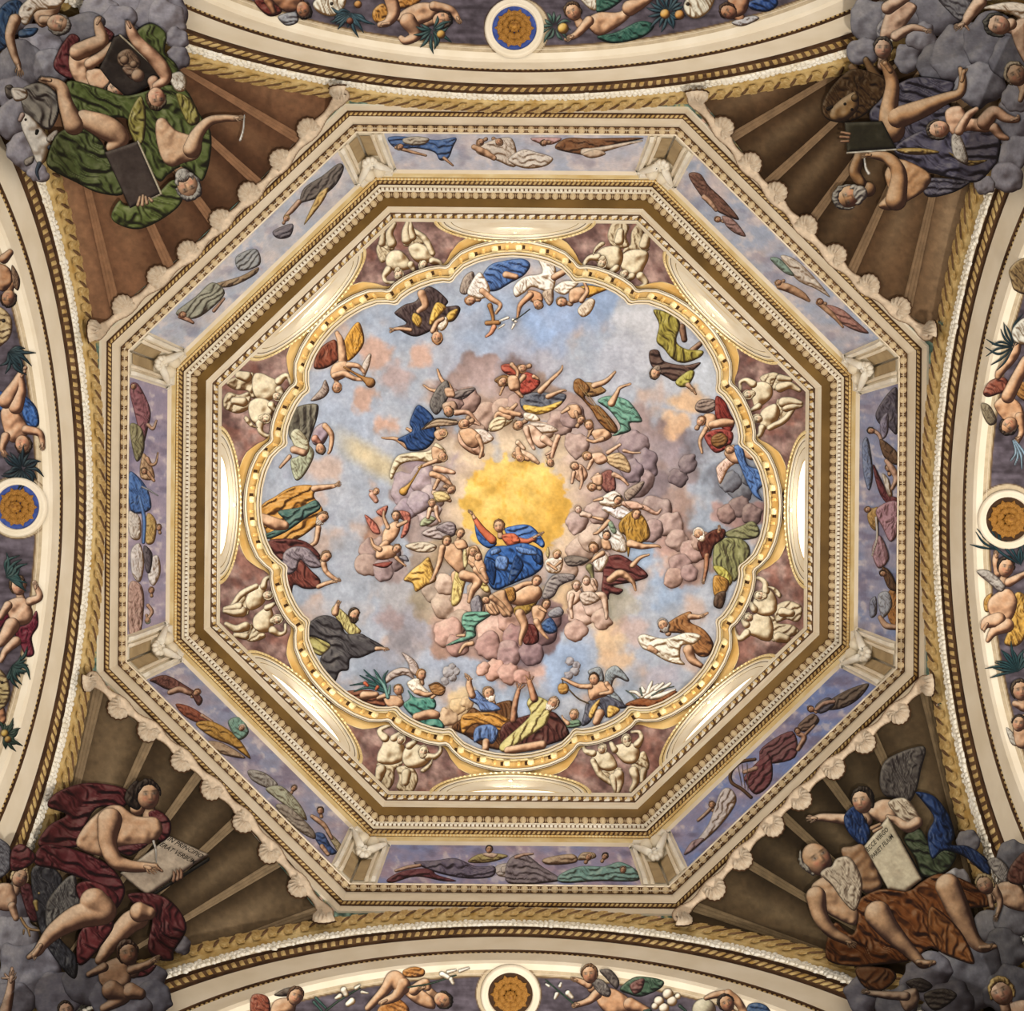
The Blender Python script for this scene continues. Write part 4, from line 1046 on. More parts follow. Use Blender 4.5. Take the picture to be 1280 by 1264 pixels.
D('child', 'painted child tumbling under the arched red cloth', 'child', B3, """
wing 7c7a84 20 12: 715,255 750,250 764,280 730,272
cloth 893a30 10 16: 588,292 682,280 652,312 600,306
torso: 610,212 682,200 702,250 642,272 600,262
body: 702,262,11 720,280,8 748,302,5 | 620,220,14 590,200,9 575,165,7
head 23 60 0.3 7a5434: 704,217
""")
D('angel', 'painted angel with dark wing and sea green drapery on the pink clouds', 'angel', B3, """
wing 87828a 80 14: 1072,482 1112,448 1134,500 1112,592 1088,562
drape 68a68e 20 20: 1038,542 1082,530 1182,540 1102,602 1092,662 952,702 982,680 1050,642 1028,592
body: 1080,690,14 1042,700,11 1018,736,7 | 1040,650,10 1005,650,6
torso: 1150,470 1200,480 1220,540 1180,550 1150,520
body: 1172,500,13 1200,540,9
head 22 140 -0.4 5c4632: 1150,472
""")
D('angel', 'painted tan angel carrying the cloud below the blue woman', 'angel', C3, """
wing 8c8280 30 16: 150,442 202,350 302,343 312,370 242,402 212,452 170,472
drape 6c2c26 80 20: 60,602 122,602 132,682 60,692
drape b48c38 40 20: 8,512 82,480 132,470 92,532 28,562
torso: -70,500 0,440 60,402 132,402 152,442 122,482 42,502 0,494
body: 40,542,26 62,602,20 46,660,13 42,694,8 | 10,420,18 60,395,14 110,384,9
head 27 70 0.3 7a5030: 124,378
""")
D('angel', 'painted angel bending in shadow at the foot of the blue gown', 'angel', B3, """
drape b47c34 60 18: 1240,420 1290,410 1300,470 1260,490 1230,470
torso=b98a62: 1170,450 1240,420 1262,470 1290,530 1240,560 1200,500
body=b98a62: 1180,460,16 1230,500,13 1270,550,9
""")
D('child', 'painted winged child in blue cloth at the edge of the dark cloud', 'child', C3, """
wing 8a8890 30 12: 182,532 232,505 260,530 242,556 190,562
cloth 38588e 40 16: 140,602 192,560 228,622 182,642
torso: 100,510 150,500 172,540 142,592 110,580
body: 122,580,17 150,632,11 178,664,7 | 140,510,11 170,530,8
head 24 80 0.3 5a3c28: 172,494
""")
D('angel', 'painted pale angel kissing another on a pale rose cloud', 'angel', C3, """
torso=dcb8a0: 280,430 340,420 352,462 302,502 276,480
body=dcb8a0: 300,450,16 292,500,12 300,560,9 | 322,420,12 350,400,8
head 24 90 0.3 a07c58: 322,400
""", skin='dcb8a0')
D('angel', 'painted pale angel with folded legs on the rose cloud', 'angel', C3, """
torso=d6b49c: 350,380 410,362 432,402 402,452 362,442
body=d6b49c: 382,470,22 450,452,20 470,520,13 472,565,8 | 400,380,13 420,420,9
drape cdb8a8 40 14: 340,440 400,430 440,470 380,500 350,490
head 23 100 -0.2 8c6a4c: 372,378
""", skin='d6b49c')
D('angel', 'painted small angel in white with crossed arms beside the blue mantle', 'angel', C3, """
wing 786a60 0 12: 260,262 312,250 386,270 332,302 280,302
wing c8b070 80 10: 168,240 180,205 190,240 180,265
gown e9ddd0 60 14: 168,272 252,260 242,332 180,334
body: 180,290,9 222,320,8 | 244,280,9 210,310,7
head 23 70 0.3 b08a58: 225,246
""")
D('angel', 'painted angel playing a large brown cello in a green skirt', 'angel', C2, """
cloak 9a7040 20 20: 320,652 402,650 472,690 402,722 340,700
body: 412,664,16 470,642,13 515,597,7
skirt 69a08a 40 22: 428,742 482,715 562,730 602,760 652,842 590,852 592,892 500,917 542,872 490,792
body: 498,752,20 526,700,12 540,676,9 592,656,6
torso: 400,890 470,880 500,920 440,950 410,930
body: 452,930,13 410,945,10 376,936,7 | 400,880,10 380,920,6
head 25 100 -0.2 7a5230: 385,862
""")
D('cello', 'painted brown cello between the arms of the green skirted angel', 'cello', C2, """
soundbox 8c5a2a 50 20: 310,642 342,630 392,680 364,722 402,762 442,770 522,862 522,902 480,892 430,842 400,792 350,732 310,692
string~ d8b070: 330,660,2 500,880,2 | 340,655,2 505,870,2
""")
D('angel', 'painted angel bowing a viol above the cello player', 'angel', C2, """
torso: 270,770 330,760 350,810 300,830
body: 280,780,12 250,800,8 | 320,800,12 340,850,8
head 22 60 0.2 6e4c30: 345,836
""")
D('angel', 'painted angel in red bodice and blue and gold skirt above the glory', 'angel', C2, """
skirt 5d616e 20 20: 40,732 92,700 182,700 272,712 232,772 150,802 60,792
lining e4ba4c 15 16: 60,760 150,770 250,740 220,780 140,810 70,796
body: 142,692,16 200,632,11 244,590,8 252,566,5 | 180,720,14 250,690,8 270,690,5
bodice b24434 40 16: 50,602 112,610 142,652 92,702 30,702
body: 60,620,14 30,660,10 40,720,7 | 110,620,12 130,630,8
head 25 200 0.2 8a5a34: 50,580
""")
D('angel', 'painted angel in red holding a lute at the crown of the glory', 'angel', B2, """
drape b04a36 30 18: 1225,565 1270,555 1310,580 1300,620 1240,600
lute 8a5c30 30 14: 1190,640 1240,610 1290,640 1250,670
body: 1280,560,13 1310,600,10 1290,650,7 | 1240,660,10 1220,710,6 | 1290,680,13 1330,720,9
torso: 1260,620 1310,620 1320,680 1270,690
head 23 220 0 7a4e2c: 1232,645
""")
D('person', 'painted hooded bearded man in olive yellow falling head first at upper right', 'person', C2, """
body=8a6248: 850,372,18 862,434,16 | 900,490,16 940,456,14
robe a09238 80 34: 708,285 802,310 842,360 822,442 872,482 954,490 942,522 862,552 802,532 760,482 722,442 735,360
cloak 5b4138 20 24: 688,492 732,488 762,542 862,562 944,548 902,592 822,642 770,622 720,592 690,550
sleeve a8a040 60 18: 818,642 882,590 914,600 884,662 840,672
body: 880,662,14 904,686,9 920,708,5 | 900,690,6 912,680,4
hand 18 -45 1: 896,676
head 29 -110 -0.4 5a4436 8a7664: 716,602
""")
D('person', 'painted winged man in crimson with a fruit basket at the right rim', 'person', C2, """
wing 8a7468 0 14: 914,772 940,735 1012,735 1017,782 980,802 930,797
cloak 8a3028 60 22: 1018,720 1062,740 1092,802 1114,852 1082,902 1020,832
robe a14038 30 22: 968,902 1042,880 1104,900 1092,962 1020,1002 968,942
torso: 958,812 1012,808 1024,852 980,892
body: 1000,860,20 1060,850,22 1100,850,15 | 970,880,14 940,940,10 950,1000,7
basket 86582a 0 12: 1000,920 1050,900 1082,940 1040,980 1000,960
head 25 60 -0.6 7a4a2c: 945,842
""")
D('angel', 'painted angel in blue drapery seen from behind at the right rim', 'angel', C2, """
wing e8c6b6 70 14: 1028,1062 1102,1008 1132,1040 1082,1082 1042,1157 1023,1102
torso: 1060,1000 1112,960 1156,1042 1102,1052
body: 1160,990,18 1200,1024,14 1272,1008,9
drape 4e76b8 60 22: 1108,975 1152,970 1182,1062 1252,1090 1264,1152 1232,1192 1254,1242 1200,1202 1150,1092
head 23 170 0 8a6644: 1090,985
""")
D('angel', 'painted angel in white and blue emptying a brass torch at the top', 'angel', B2, """
wing a08e80 80 14: 1018,182 1040,120 1082,93 1092,130 1060,202 1030,207
robe 4a70b2 30 26: 1130,120 1172,60 1242,40 1332,30 1372,60 1342,112 1272,152 1200,192 1140,182
blouse ede7e1 50 16: 1068,162 1112,98 1142,120 1172,190 1130,232 1060,212
body: 1130,190,16 1180,232,15 1222,262,11 1200,302,8 | 1250,110,18 1300,120,14
head 26 190 -0.4 a0683a: 1072,240
""")
D('torch', 'painted brass torch with an orange flame pointing down', 'torch', B2, """
handle~ a8703a: 1170,265,14 1185,320,9 1185,348,10 | 1155,352,13 1212,350,13
flame~ e2966e: 1190,372,14 1175,400,11 1150,420,6
""")
D('angel', 'painted angel in a white robe reaching down with lilies at the top', 'angel', C2, """
robe ece7de 60 24: 8,172 62,120 150,100 132,30 192,23 222,100 202,202 160,192 100,172 60,202 18,222
wing c2aa92 70 14: 150,202 202,180 207,242 182,264
torso=c98f64: 78,190 142,200 154,242 110,254
body=c98f64: 92,212,18 42,262,13 30,312,8 26,330,5
head 25 -40 0.2 6e4a30: 130,258
""")
D('lily', 'painted white lily sprig in the hand of the white robed angel', 'flower', C2, """
flower~ f1efe8: 5,335,8 20,345,7 | -20,325,8 -60,340,5 | 10,360,8 0,380,5 | -40,360,6 -70,380,4
stem~ 4a5444: 90,282,3 40,320,3 5,340,3
""")
D('angel', 'painted small angel in gold cloth with white lilies at the top right', 'angel', C2, """
wing e1d0ba 60 14: 328,282 382,230 417,242 392,302 350,322
body: 212,122,18 262,92,16 276,60,10 280,38,7
cloth ece6da 30 14: 208,182 262,140 332,150 302,182 260,212
drape d99d32 10 16: 320,182 372,163 432,170 484,180 422,207 370,227
torso: 288,190 342,170 374,202 342,242 290,252
body: 348,240,14 376,192,11 358,142,7
head 27 170 -0.3 7a5838: 250,247
""")
D('angel', 'painted dark winged angel diving above the blue dressed one', 'angel', B2, """
body: 950,662,14 925,630,10 908,584,6 | 902,692,11 870,684,8 838,662,5 | 980,690,12 960,650,8
wing 69635f 70 14: 868,762 902,680 952,638 972,690 942,762 902,812
wing 8a7c78 -20 12: 988,722 1062,678 1096,680 1040,732
torso=b08a70: 930,760 990,740 1010,790 960,820
body=d0a080: 1000,800,16 1060,800,12 1100,840,8 1120,860,5
head 27 -60 0.2 54412f: 962,792
""")
D('angel', 'painted angel in a deep blue dress left of the glory', 'angel', B2, """
body: 762,972,16 702,932,11 650,928,7 630,925,5 | 790,900,11 755,880,8
dress 25457e 60 24: 800,770 832,768 892,830 897,922 850,982 770,992 740,952 708,932 780,892 768,850
torso: 890,900 930,880 950,920 910,940
head 22 -40 0.3 c09a68: 935,900
""")
D('tambourine', 'painted tambourine disc beside the deep blue dress', 'tambourine', B2, """
disc a98c6c 0 12: 828,884 900,830 1002,838 1002,862 900,872
rim~ 5a4838: 830,882,4 900,832,4 1000,838,4
""")
D('angel', 'painted angel in cream gown blowing a long trumpet left of the glory', 'angel', B2, """
gown d9cdac 20 22: 700,1022 762,1000 862,990 902,950 952,1000 902,1052 802,1042 722,1062 680,1134 668,1102
torso: 880,970 940,990 950,1040 890,1050
body: 900,1040,13 850,1060,10 815,1075,7
head 24 -60 -0.2 b0885c: 935,1020
""")
D('trumpet', 'painted long golden trumpet pointing down from the cream gowned angel', 'trumpet', B2, """
tube~ c99238: 830,1062,4 780,1142,6 750,1180,14 738,1194,22
""")
D('angel', 'painted rosy angel shaking a round tambourine above the glory', 'angel', B2, """
torso: 1195,830 1250,770 1290,790 1290,830 1220,850
body: 1220,800,14 1210,840,10 1190,860,7 | 1270,790,14 1300,760,10
disc d9c8a4 30 10: 1160,882 1200,835 1280,830 1270,855 1190,895
""")
D('angel', 'painted fair angel fluting at the upper left of the glory', 'angel', B2, """
torso=dcae90: 1010,900 1060,880 1110,940 1140,1000 1090,1010 1020,960
body=dcae90: 1040,880,14 1080,850,10 1120,862,5 | 1100,980,22 1130,1010,14
wing e0d0c4 40 12: 1060,900 1130,880 1190,930 1120,960
head 25 -120 0.2 a87848: 1042,860
""")
D('angel', 'painted pale angel with spread legs near the upper right of the glory', 'angel', C2, """
wing d9c8b8 10 14: 90,850 182,858 232,892 132,902
torso=dcb498: 50,870 100,860 150,900 190,950 140,980 90,930
body=dcb498: 70,880,18 90,940,13 110,980,9 | 160,930,22 200,960,15
drape e6dac8 20 12: 60,800 120,810 140,840 70,840
head 26 210 0.3 7a5638: 32,862
""")
D('child', 'painted small child diving toward the glory from the upper right', 'child', C2, """
body=d8a888: 230,920,14 212,970,14 200,1020,10 | 210,990,9 170,1010,6
head 20 -70 0 7a5436: 192,1050
""")
D('child', 'painted blond child at the top edge of the glory', 'child', C2, """
body=e0bc9c: 40,1000,20 90,1020,18 130,1050,10 | 30,950,14 60,980,10
head 20 200 0 b48a58: 22,1010
""")
D('angel', 'painted angel with striped gold skirt right of the glory', 'angel', C2, """
skirt c9a878 25 14: 468,1022 542,1000 592,1062 582,1102 490,1062
torso=dcae8c: 390,1010 450,1000 480,1040 430,1060
body=dcae8c: 400,1040,13 380,1080,9 | 560,990,10 600,1000,7 640,1000,5 | 480,1000,12 540,960,8
head 24 160 -0.2 9a6e44: 378,1018
""")
D('angel', 'painted crouching angel hiding its face right of the glory', 'angel', C2, """
torso=d2a484: 300,1060 350,1060 380,1110 350,1150 310,1120
body=d2a484: 340,1080,14 350,1140,10 340,1180,6 | 310,1100,12 300,1150,8
head 23 150 0 8a6a50: 315,1068
""")
D('angel', 'painted angel in rose striped skirt right of the glory', 'angel', C2, """
skirt 8d5248 70 14: 448,1102 502,1090 520,1182 472,1200 440,1150
body=d8aa88: 510,1110,14 550,1130,10 580,1160,7 | 430,1110,12 400,1130,8
torso=d8aa88: 400,1120 450,1110 450,1160 410,1160
head 23 170 0 8e6440: 402,1172
""")
D('angel', 'painted dark haired angel with one brown wing right of the glory', 'angel', C2, """
wing 9a8474 60 14: 560,1202 602,1165 662,1143 640,1192 580,1242
gown e7ddd2 20 16: 440,1230 510,1190 560,1230 540,1270 450,1264
body: 450,1230,10 410,1240,7
head 23 60 0.3 3f2f24: 530,1238
""")
D('child', 'painted rosy child seated on the mauve cloud left of the glory', 'child', B2, """
body=d6a08a: 580,1210,17 600,1240,14 | 600,1200,10 570,1190,6
head 18 70 0 b0805c: 600,1195
""")
D('child', 'painted pair of legs and curly head among the left clouds', 'child', B2, """
body=d8a888: 900,1080,18 950,1090,16 990,1100,10 | 940,1130,14 970,1170,9
head 20 -20 0 a87c54: 975,1180
""")
D('child', 'painted fair child resting at the left edge of the glory', 'child', B2, """
body=dcb494: 890,1200,14 930,1220,16 970,1240,10 | 900,1230,10 890,1260,7
cloth d9c28a 20 10: 890,1225 940,1200 960,1230 910,1250
head 20 20 0 b08a5c: 975,1190
""")
D('child', 'painted child with green cloth between the clouds and the glory', 'child', B3, """
cloth a8b088 30 12: 830,70 870,50 900,70 860,100 820,104
body=dcb090: 900,10,13 905,50,10 920,80,7 | 870,20,13 860,60,10
head 20 100 0 a8805a: 880,-10
""")
D('angel', 'painted reclining rose angel above the white winged one', 'angel', C3, """
body=d2a48c: 600,0,16 660,10,14 720,40,10 744,20,6 | 560,-10,14 590,10,10
torso=d2a48c: 560,-20 620,-20 660,10 600,20
""")

G = (480, 470, 3.83)
D('child', 'painted rosy haired child tucked under the tambourine', 'child', G, """
torso: 360,265 420,250 470,300 440,345 390,330
body: 450,290,14 470,340,10 460,390,8
head 25 200 0.2 b8845a: 385,228
""")
D('child', 'painted small child face peeping over the top of the gold', 'child', G, """
body: 640,350,14 650,380,16 690,400,10
head 20 -40 0.2 a8784c: 650,392
""")
D('child', 'painted faint child face in the beige clouds at the right', 'child', G, """
body=d4b4a0: 950,660,15 985,670,13
head 19 120 0.2 b09078: 930,640
""", skin='d4b4a0')
D('child', 'painted dark haired child under the white gauze skirt', 'child', G, """
torso: 1040,780 1080,790 1090,830 1050,830
head 22 80 -0.2 4a3426: 1066,765
""")
D('child', 'painted brown haired child holding on at the left edge of the gold', 'child', G, """
body: 230,470,16 280,490,15 320,520,9 | 260,500,12 240,540,9
head 21 40 0.2 8a6244: 322,545
drape d2b878 20 12: 235,560 290,555 320,590 260,605
""")
D('angel', 'painted arm raising a pale round tambourine over the glory', 'angel', G, """
body: 560,160,15 590,175,16 650,185,11 | 600,200,14 545,180,11 530,215,8
disc dcc9a0 0 16: 500,240 535,198 585,203 570,250 522,268
""")
D('child', 'painted child leaning on the knee of the seated nude angel', 'child', G, """
torso: 430,890 470,880 490,930 460,950
body: 470,930,14 490,970,11
head 21 90 0.3 7a5434: 452,866
""")
D('angel', 'painted wing and shoulder of a grey angel beside the dark diving one', 'angel', G, """
wing 7a6c68 -20 12: 310,90 370,65 440,60 400,95 340,110
torso=c89a78: 290,60 330,60 340,100 300,100
""")
# ------------------------------------------------------------------ undersides of the arches: marbled panels and gilt rosettes
def soff_d(X, Y):
    P = SURF['soff'](X, Y); x, y = P[..., 0]/SX, P[..., 1]-Y0
    ax, ay = np.abs(x), np.abs(y); hz = ax > ay
    return np.maximum(ax, ay), np.where(hz, y, x)
for s_, box in (('top', (150, -60, 1130, 80)), ('bottom', (150, 1184, 1130, 1324)), ('left', (-60, 150, 80, 1130)), ('right', (1200, 150, 1340, 1130))):
    def sdf(X, Y):
        d, t = soff_d(X, Y); return np.minimum(d-7.30, 6.2-np.abs(t))*70
    def colr(X, Y):
        d, t = soff_d(X, Y); n = fbm(X/10, Y/10, 5); n2 = fbm(X/30, Y/5, 4)
        pan = mix(hexc('3a3236'), hexc('6a6068'), np.clip((n*.5+n2*.5-.3)*2.4, 0, 1))
        brd = np.ones(X.shape+(3,))*hexc('bda98a')*(1+.2*(n-.5))[..., None]
        c = mix(brd, hexc('6a5234'), sstep(d, 7.385, 7.40)); c = mix(c, pan, sstep(d, 7.41, 7.425))
        r = np.hypot(d-7.68, t*1.0)
        c = mix(c, hexc('5c4630'), (1-sstep(r, .505, .52))); c = mix(c, hexc('c4b090')*np.ones(3), 1-sstep(r, .49, .505))
        return c
    o = field_mesh('painted_soffit', 'soff', box, 1.6, sdf, colr, parent=ARCH[s_])
def rosette(j, s_, disc):
    P = Vector(arch_pt(j, RS-.03, math.pi/2+{3: .008, 0: -.012, 1: .006, 2: 0}[j], 7.68))
    root = empty('rosette', P, 'gilt acanthus rosette in a round frame under the %s arch' % s_, 'rosette')
    def ring(name, rs, mat, n=40):
        V, Fc = [], []
        for r, h in rs:
            for i in range(n): a = 2*math.pi*i/n; V.append((P.x+r*math.cos(a), P.y+r*math.sin(a), P.z-h))
        for q in range(len(rs)-1):
            for i in range(n): Fc.append((q*n+i, q*n+(i+1) % n, (q+1)*n+(i+1) % n, (q+1)*n+i))
        mesh(name, V, Fc, mat, root)
    ring('ring', [(.475, 0), (.465, .05), (.43, .07), (.40, .04), (.385, .06), (.36, .05), (.35, -.02)], 'cream')
    ring('disc', [(.36, .0), (.33, -.0), (.001, .0)], disc)
    T = prism([(-.06, 0), (-.5, .45), (-.42, .72), (-.18, .74), (0, 1), (.18, .74), (.42, .72), (.5, .45), (.06, 0)], .35, .55)
    pm = tmesh('petal', T, 'rosegold')
    for nn, r0, ln, wd, h in ((10, .13, .19, .20, .02), (8, .07, .15, .15, .06), (6, .02, .09, .09, .10)):
        for i in range(nn):
            a = 2*math.pi*(i+.5*(nn == 8))/nn
            m4 = Matrix.Translation((r0*math.cos(a), r0*math.sin(a), -h)) @ RZ(a-math.pi/2) @ S3(wd, ln, -.10)
            link_copy(pm, 'petal', root, m4)
    scatter('boss', dome_piece(12, 3, .5, .5, .5), [Matrix.Translation(P+Vector((0, 0, -.12))) @ S3(.12, .12, -.1)], 'rosegold', root, None)
M['rosegold'] = noise_mat('rosette_gilding', '7a4a18', 'c08a3c', 14, rough=.45, metal=.2, bump=.4)
M['roseblue'] = noise_mat('rosette_blue', '2c3c78', '4a60a8', 8)
M['rosebrown'] = noise_mat('rosette_brown', '33200f', '4a3018', 8)
rosette(3, 'top', 'roseblue'); rosette(0, 'right', 'rosebrown'); rosette(1, 'bottom', 'rosebrown'); rosette(2, 'left', 'roseblue')
A1, B1, C1, D1 = (0, 0, 4), (320, 0, 4), (640, 0, 4), (960, 0, 4)
A2, D2, A3, D3 = (0, 316, 4), (960, 316, 4), (0, 632, 4), (960, 632, 4)
A4, B4, C4, D4 = (0, 948, 4), (320, 948, 4), (640, 948, 4), (960, 948, 4)
def Sf(name, label, cat, tile, text, **k): return fig(name, label, cat, 'soff', tile, text, con=1.15, **k)
GRN = '2f4238'
def sprig(tile, label, cx, cy, a0, a1, n=11, ln=80, col=GRN, fruit=(), leafw=9, name='sprig'):
    r = np.random.default_rng(int(cx+cy)); L = []
    for i in range(n):
        a = math.radians(a0+(a1-a0)*(i+.3*r.random())/n); l = ln*(.6+.6*r.random()); o = 22*r.random()
        x, y = cx+o*math.cos(a), cy+o*math.sin(a); b = a+r.normal(0, .25)
        L.append('%.0f,%.0f,2 %.0f,%.0f,%.0f %.0f,%.0f,2' % (x, y, x+l*.55*math.cos(a), y+l*.55*math.sin(a), leafw, x+l*math.cos(b), y+l*math.sin(b)))
    t = 'leaf~ %s: %s' % (col, ' | '.join(L))
    for (fx, fy, fr, fc) in fruit: t += '\nfruit~ %s: %d,%d,%d' % (fc, fx, fy, fr)
    return Sf(name, label, 'plant', tile, t)
Sf('child', 'painted nude child curled over orange cloth under the top arch', 'child', B1, """
cloth c08030 40 20: 585,52 640,18 690,100 640,118 590,105
cloth b8762c 30 16: 700,-20 830,-20 790,30 700,40
torso=c08e66: 700,100 740,48 830,12 910,30 890,90 800,125
body=c08e66: 670,-20,34 690,60,32 660,110,22 620,124,15 | 760,105,42 800,170,30 750,205,20 725,190,14 | 890,30,26 975,50,19 1018,108,13
hand 22 -60 1: 1008,90
foot 24 190 1: 655,118
head 46 10 -0.4 2f2018: 930,98
""", skin='c08e66')
Sf('child', 'painted crouching child seen upside down beside a white mask at the top arch', 'child', B1, """
wing 8c8c90 20 16: 110,80 200,60 210,110 150,128
cloth 6e2a20 40 20: -10,0 90,-10 130,60 60,80
torso=a86e48: 60,-30 200,-30 230,30 150,60
body=a86e48: 60,0,22 90,60,14
head 42 -70 0.4 2a1c14: 238,50
""", skin='a86e48')
Sf('mask', 'painted white mask shaped vase under the top arch, left of the rosette', 'vase', B1, """
vase d9d0ba 60 40: 285,15 340,-25 445,-25 440,40 385,82 310,62
eye~ 3a2c20: 378,18,9
""")
sprig(B1, 'painted laurel sprig with oranges left of the crouching child at the top', 470, 60, 20, 200, 16, 110, '34505a', ((510, 22, 20, 'c8863c'), (470, 105, 18, '8a4a30')))
sprig(B1, 'painted sprig with a lemon by the head of the orange clothed child', 880, 150, -60, 220, 13, 95, '30504e', ((925, 172, 22, 'cf9a40'),))
Sf('child', 'painted winged child stretching over green cloth right of the top rosette', 'child', C1, """
cloth 2f5c4c 30 22: 425,182 520,160 640,105 712,128 660,182 560,212 480,214
cloth 35604e 50 18: 430,-20 560,-20 500,40 425,62
wing d8cdb8 70 14: 335,-20 415,-20 424,48 384,42
torso=cb976c: 370,110 430,62 540,58 620,-10 600,70 520,140 430,178
body=cb976c: 590,40,40 650,15,26 700,-20,18 | 385,105,26 325,170,18 272,196,12
hand 24 -150 1: 300,184
head 46 120 -0.4 4c3420: 305,58
""", skin='cb976c')
sprig(C1, 'painted lemon branch beside the top rosette on its right', 210, 130, 0, 360, 12, 75, '4a685c', ((256, 142, 28, 'd6a848'),))
sprig(C1, 'painted orange branch between the child and the mask at the top right', 780, 60, 0, 360, 18, 100, '34505a', ((765, 70, 25, 'd29a44'), (838, 74, 25, 'cc8a3c')))
Sf('mask', 'painted white mask shaped vase under the top arch, right of the rosette', 'vase', C1, """
vase d6ccb4 60 40: 858,25 900,-25 1010,-25 990,50 930,92 880,80
eye~ 3a2c20: 880,20,9
""")
Sf('child', 'painted child with blue cloth leaning beside the right top mask', 'child', C1, """
cloth 2c4c8c 30 22: 1185,10 1300,-20 1330,20 1280,58 1200,48
wing b4b0b0 20 16: 1098,110 1200,78 1235,95 1150,132
torso=b57c54: 1080,-20 1180,-20 1170,60 1110,80
head 44 150 -0.4 3c2418: 1082,58
""", skin='b57c54')
Sf('child', 'painted child in blue cloth hanging head down on the left arch', 'child', A2, """
cloth 3560a4 60 22: 110,710 180,770 195,860 145,872 110,800
cloth 30589c 60 18: -20,690 40,720 44,790 -20,785
torso=c69068: 5,790 60,765 140,870 125,925 60,950 20,890
body=c69068: 30,740,40 80,660,28 108,600,17 128,575,10 | 80,770,38 105,690,26 100,620,18 | 130,885,23 200,905,18 216,975,12 | 28,920,24 12,980,15 32,1012,10
foot 22 60 1: 112,612
hand 22 -90 1: 212,960
hand 22 -60 1: 14,995
head 45 -70 0.3 3a2618: 115,958
""", skin='c69068')
sprig(A2, 'painted dark laurel wreath by the blue clothed child on the left arch', 110, 1080, 0, 360, 20, 95, '1f3038')
sprig(A2, 'painted laurel spray below the gilt mask on the left arch', 40, 500, -30, 100, 14, 110, '24383e')
Sf('mask', 'painted gilt mask vase above the blue clothed child on the left arch', 'vase', A2, """
vase b79a68 30 20: -20,280 30,290 60,340 55,410 20,455 -20,460
eye~ 2c2014: 18,340,10
""")
Sf('child', 'painted dusky child hanging at the top end of the left arch', 'child', A2, """
wing 7a5a40 70 14: 60,60 100,130 90,190 60,150
torso=a8744c: -20,60 50,80 60,160 0,190
body=a8744c: 20,30,26 50,0,18
head 42 -100 0.3 2c1a10: 42,228
""", skin='a8744c')
Sf('child', 'painted smiling child with crimson cloth on the left arch', 'child', A3, """
cloth 6c1c2a 70 22: 66,620 140,590 182,525 192,600 160,660 172,742 130,755 100,690
cloth 6c1c2a 40 18: -10,520 50,555 10,610 -10,610
torso=c99a76: 30,485 115,458 162,520 150,585 80,600 45,555
body=c99a76: 60,600,40 20,665,30 0,690,20 | 80,680,26 30,725,19 5,775,13 | 150,480,23 198,455,18 172,385,12 | 40,500,23 0,560,16
hand 22 95 1: 178,410
head 46 100 0.2 4c341e: 92,402
""", skin='c99a76')
sprig(A3, 'painted laurel beside the head of the smiling child on the left arch', 30, 360, -90, 40, 14, 100, '2c4a48')
sprig(A3, 'painted laurel under the feet of the smiling child on the left arch', 60, 800, -40, 120, 14, 90, '26403c')
Sf('mask', 'painted gilt vase at the lower part of the left arch', 'vase', A3, """
vase a8905c 20 22: -20,825 30,850 52,930 30,1000 -20,1010
eye~ 2c2014: 10,885,8
""")
Sf('child', 'painted child cut by the edge low on the left arch', 'child', A3, """
torso=b0744c: -20,1010 20,1010 30,1080 -20,1100
""", skin='b0744c')
sprig(A3, 'painted fruit spray low on the left arch', 20, 1150, -100, 100, 14, 80, '2a3c30', ((24, 1140, 20, 'b89038'), (40, 1170, 18, 'a87c30')))
Sf('child', 'painted child in rust cloth diving head down on the right arch', 'child', D2, """
cloth 84402c 40 22: 1075,700 1110,640 1185,625 1215,690 1160,705 1100,722
cloth a06a30 40 18: 1230,660 1300,650 1300,740 1250,720
wing 7c6c50 70 14: 1065,755 1110,765 1145,840 1110,864 1078,822
torso=c08a5e: 1130,760 1190,715 1262,755 1285,850 1220,872 1175,835
body=c08a5e: 1250,440,20 1230,510,25 1165,590,22 1150,620,16 | 1290,540,26 1240,640,32 1200,720,34 | 1258,820,24 1270,890,17 1245,950,12
hand 22 -130 1: 1256,925
head 46 -130 0.2 2c1c12: 1205,865
""", skin='c08a5e')
Sf('plume', 'painted fan of pale blue feathers by the upper right rosette', 'plume', D2, """
feather~ 86a4b8: 1225,940,4 1250,1010,7 1235,1060,4 | 1230,940,4 1265,1010,7 1270,1080,4 | 1232,935,4 1280,1000,7 1300,1060,4 | 1228,945,4 1240,1000,7 1215,1040,4
""")
sprig(D2, 'painted dark palm spray above the diving child on the right arch', 1230, 470, 120, 330, 13, 130, '1f3840', leafw=6)
Sf('mask', 'painted bronze vase and pale mask at the top of the right arch', 'vase', D2, """
vase 84683e 60 22: 1205,85 1255,35 1310,40 1310,200 1235,190 1215,140
mask c8c2b0 60 30: 1220,390 1270,330 1310,340 1310,450 1240,450
""")
Sf('child', 'painted winged child from behind in yellow cloth on the right arch', 'child', D3, """
cloth cc9636 70 24: 1235,440 1300,470 1300,620 1250,700 1182,690 1210,600
cloth b88030 50 18: 1080,470 1120,440 1120,520 1085,530
torso=c8946a: 1105,470 1195,415 1245,470 1225,560 1165,600 1108,545
body=c8946a: 1150,575,42 1095,585,28 1078,612,16 | 1195,600,36 1130,630,24 1100,675,12 | 1152,335,23 1138,275,17 1142,235,12 | 1205,385,23 1290,340,14
hand 22 100 1: 1142,255
foot 24 -120 1: 1092,600
wing a2988c 40 14: 1042,330 1110,328 1185,400 1160,432 1100,385
head 48 80 0.3 2a1c14: 1190,310
""", skin='c8946a')
sprig(D3, 'painted dark palm leaves below the right rosette', 1150, 225, 190, 300, 7, 130, '1f4048', leafw=6)
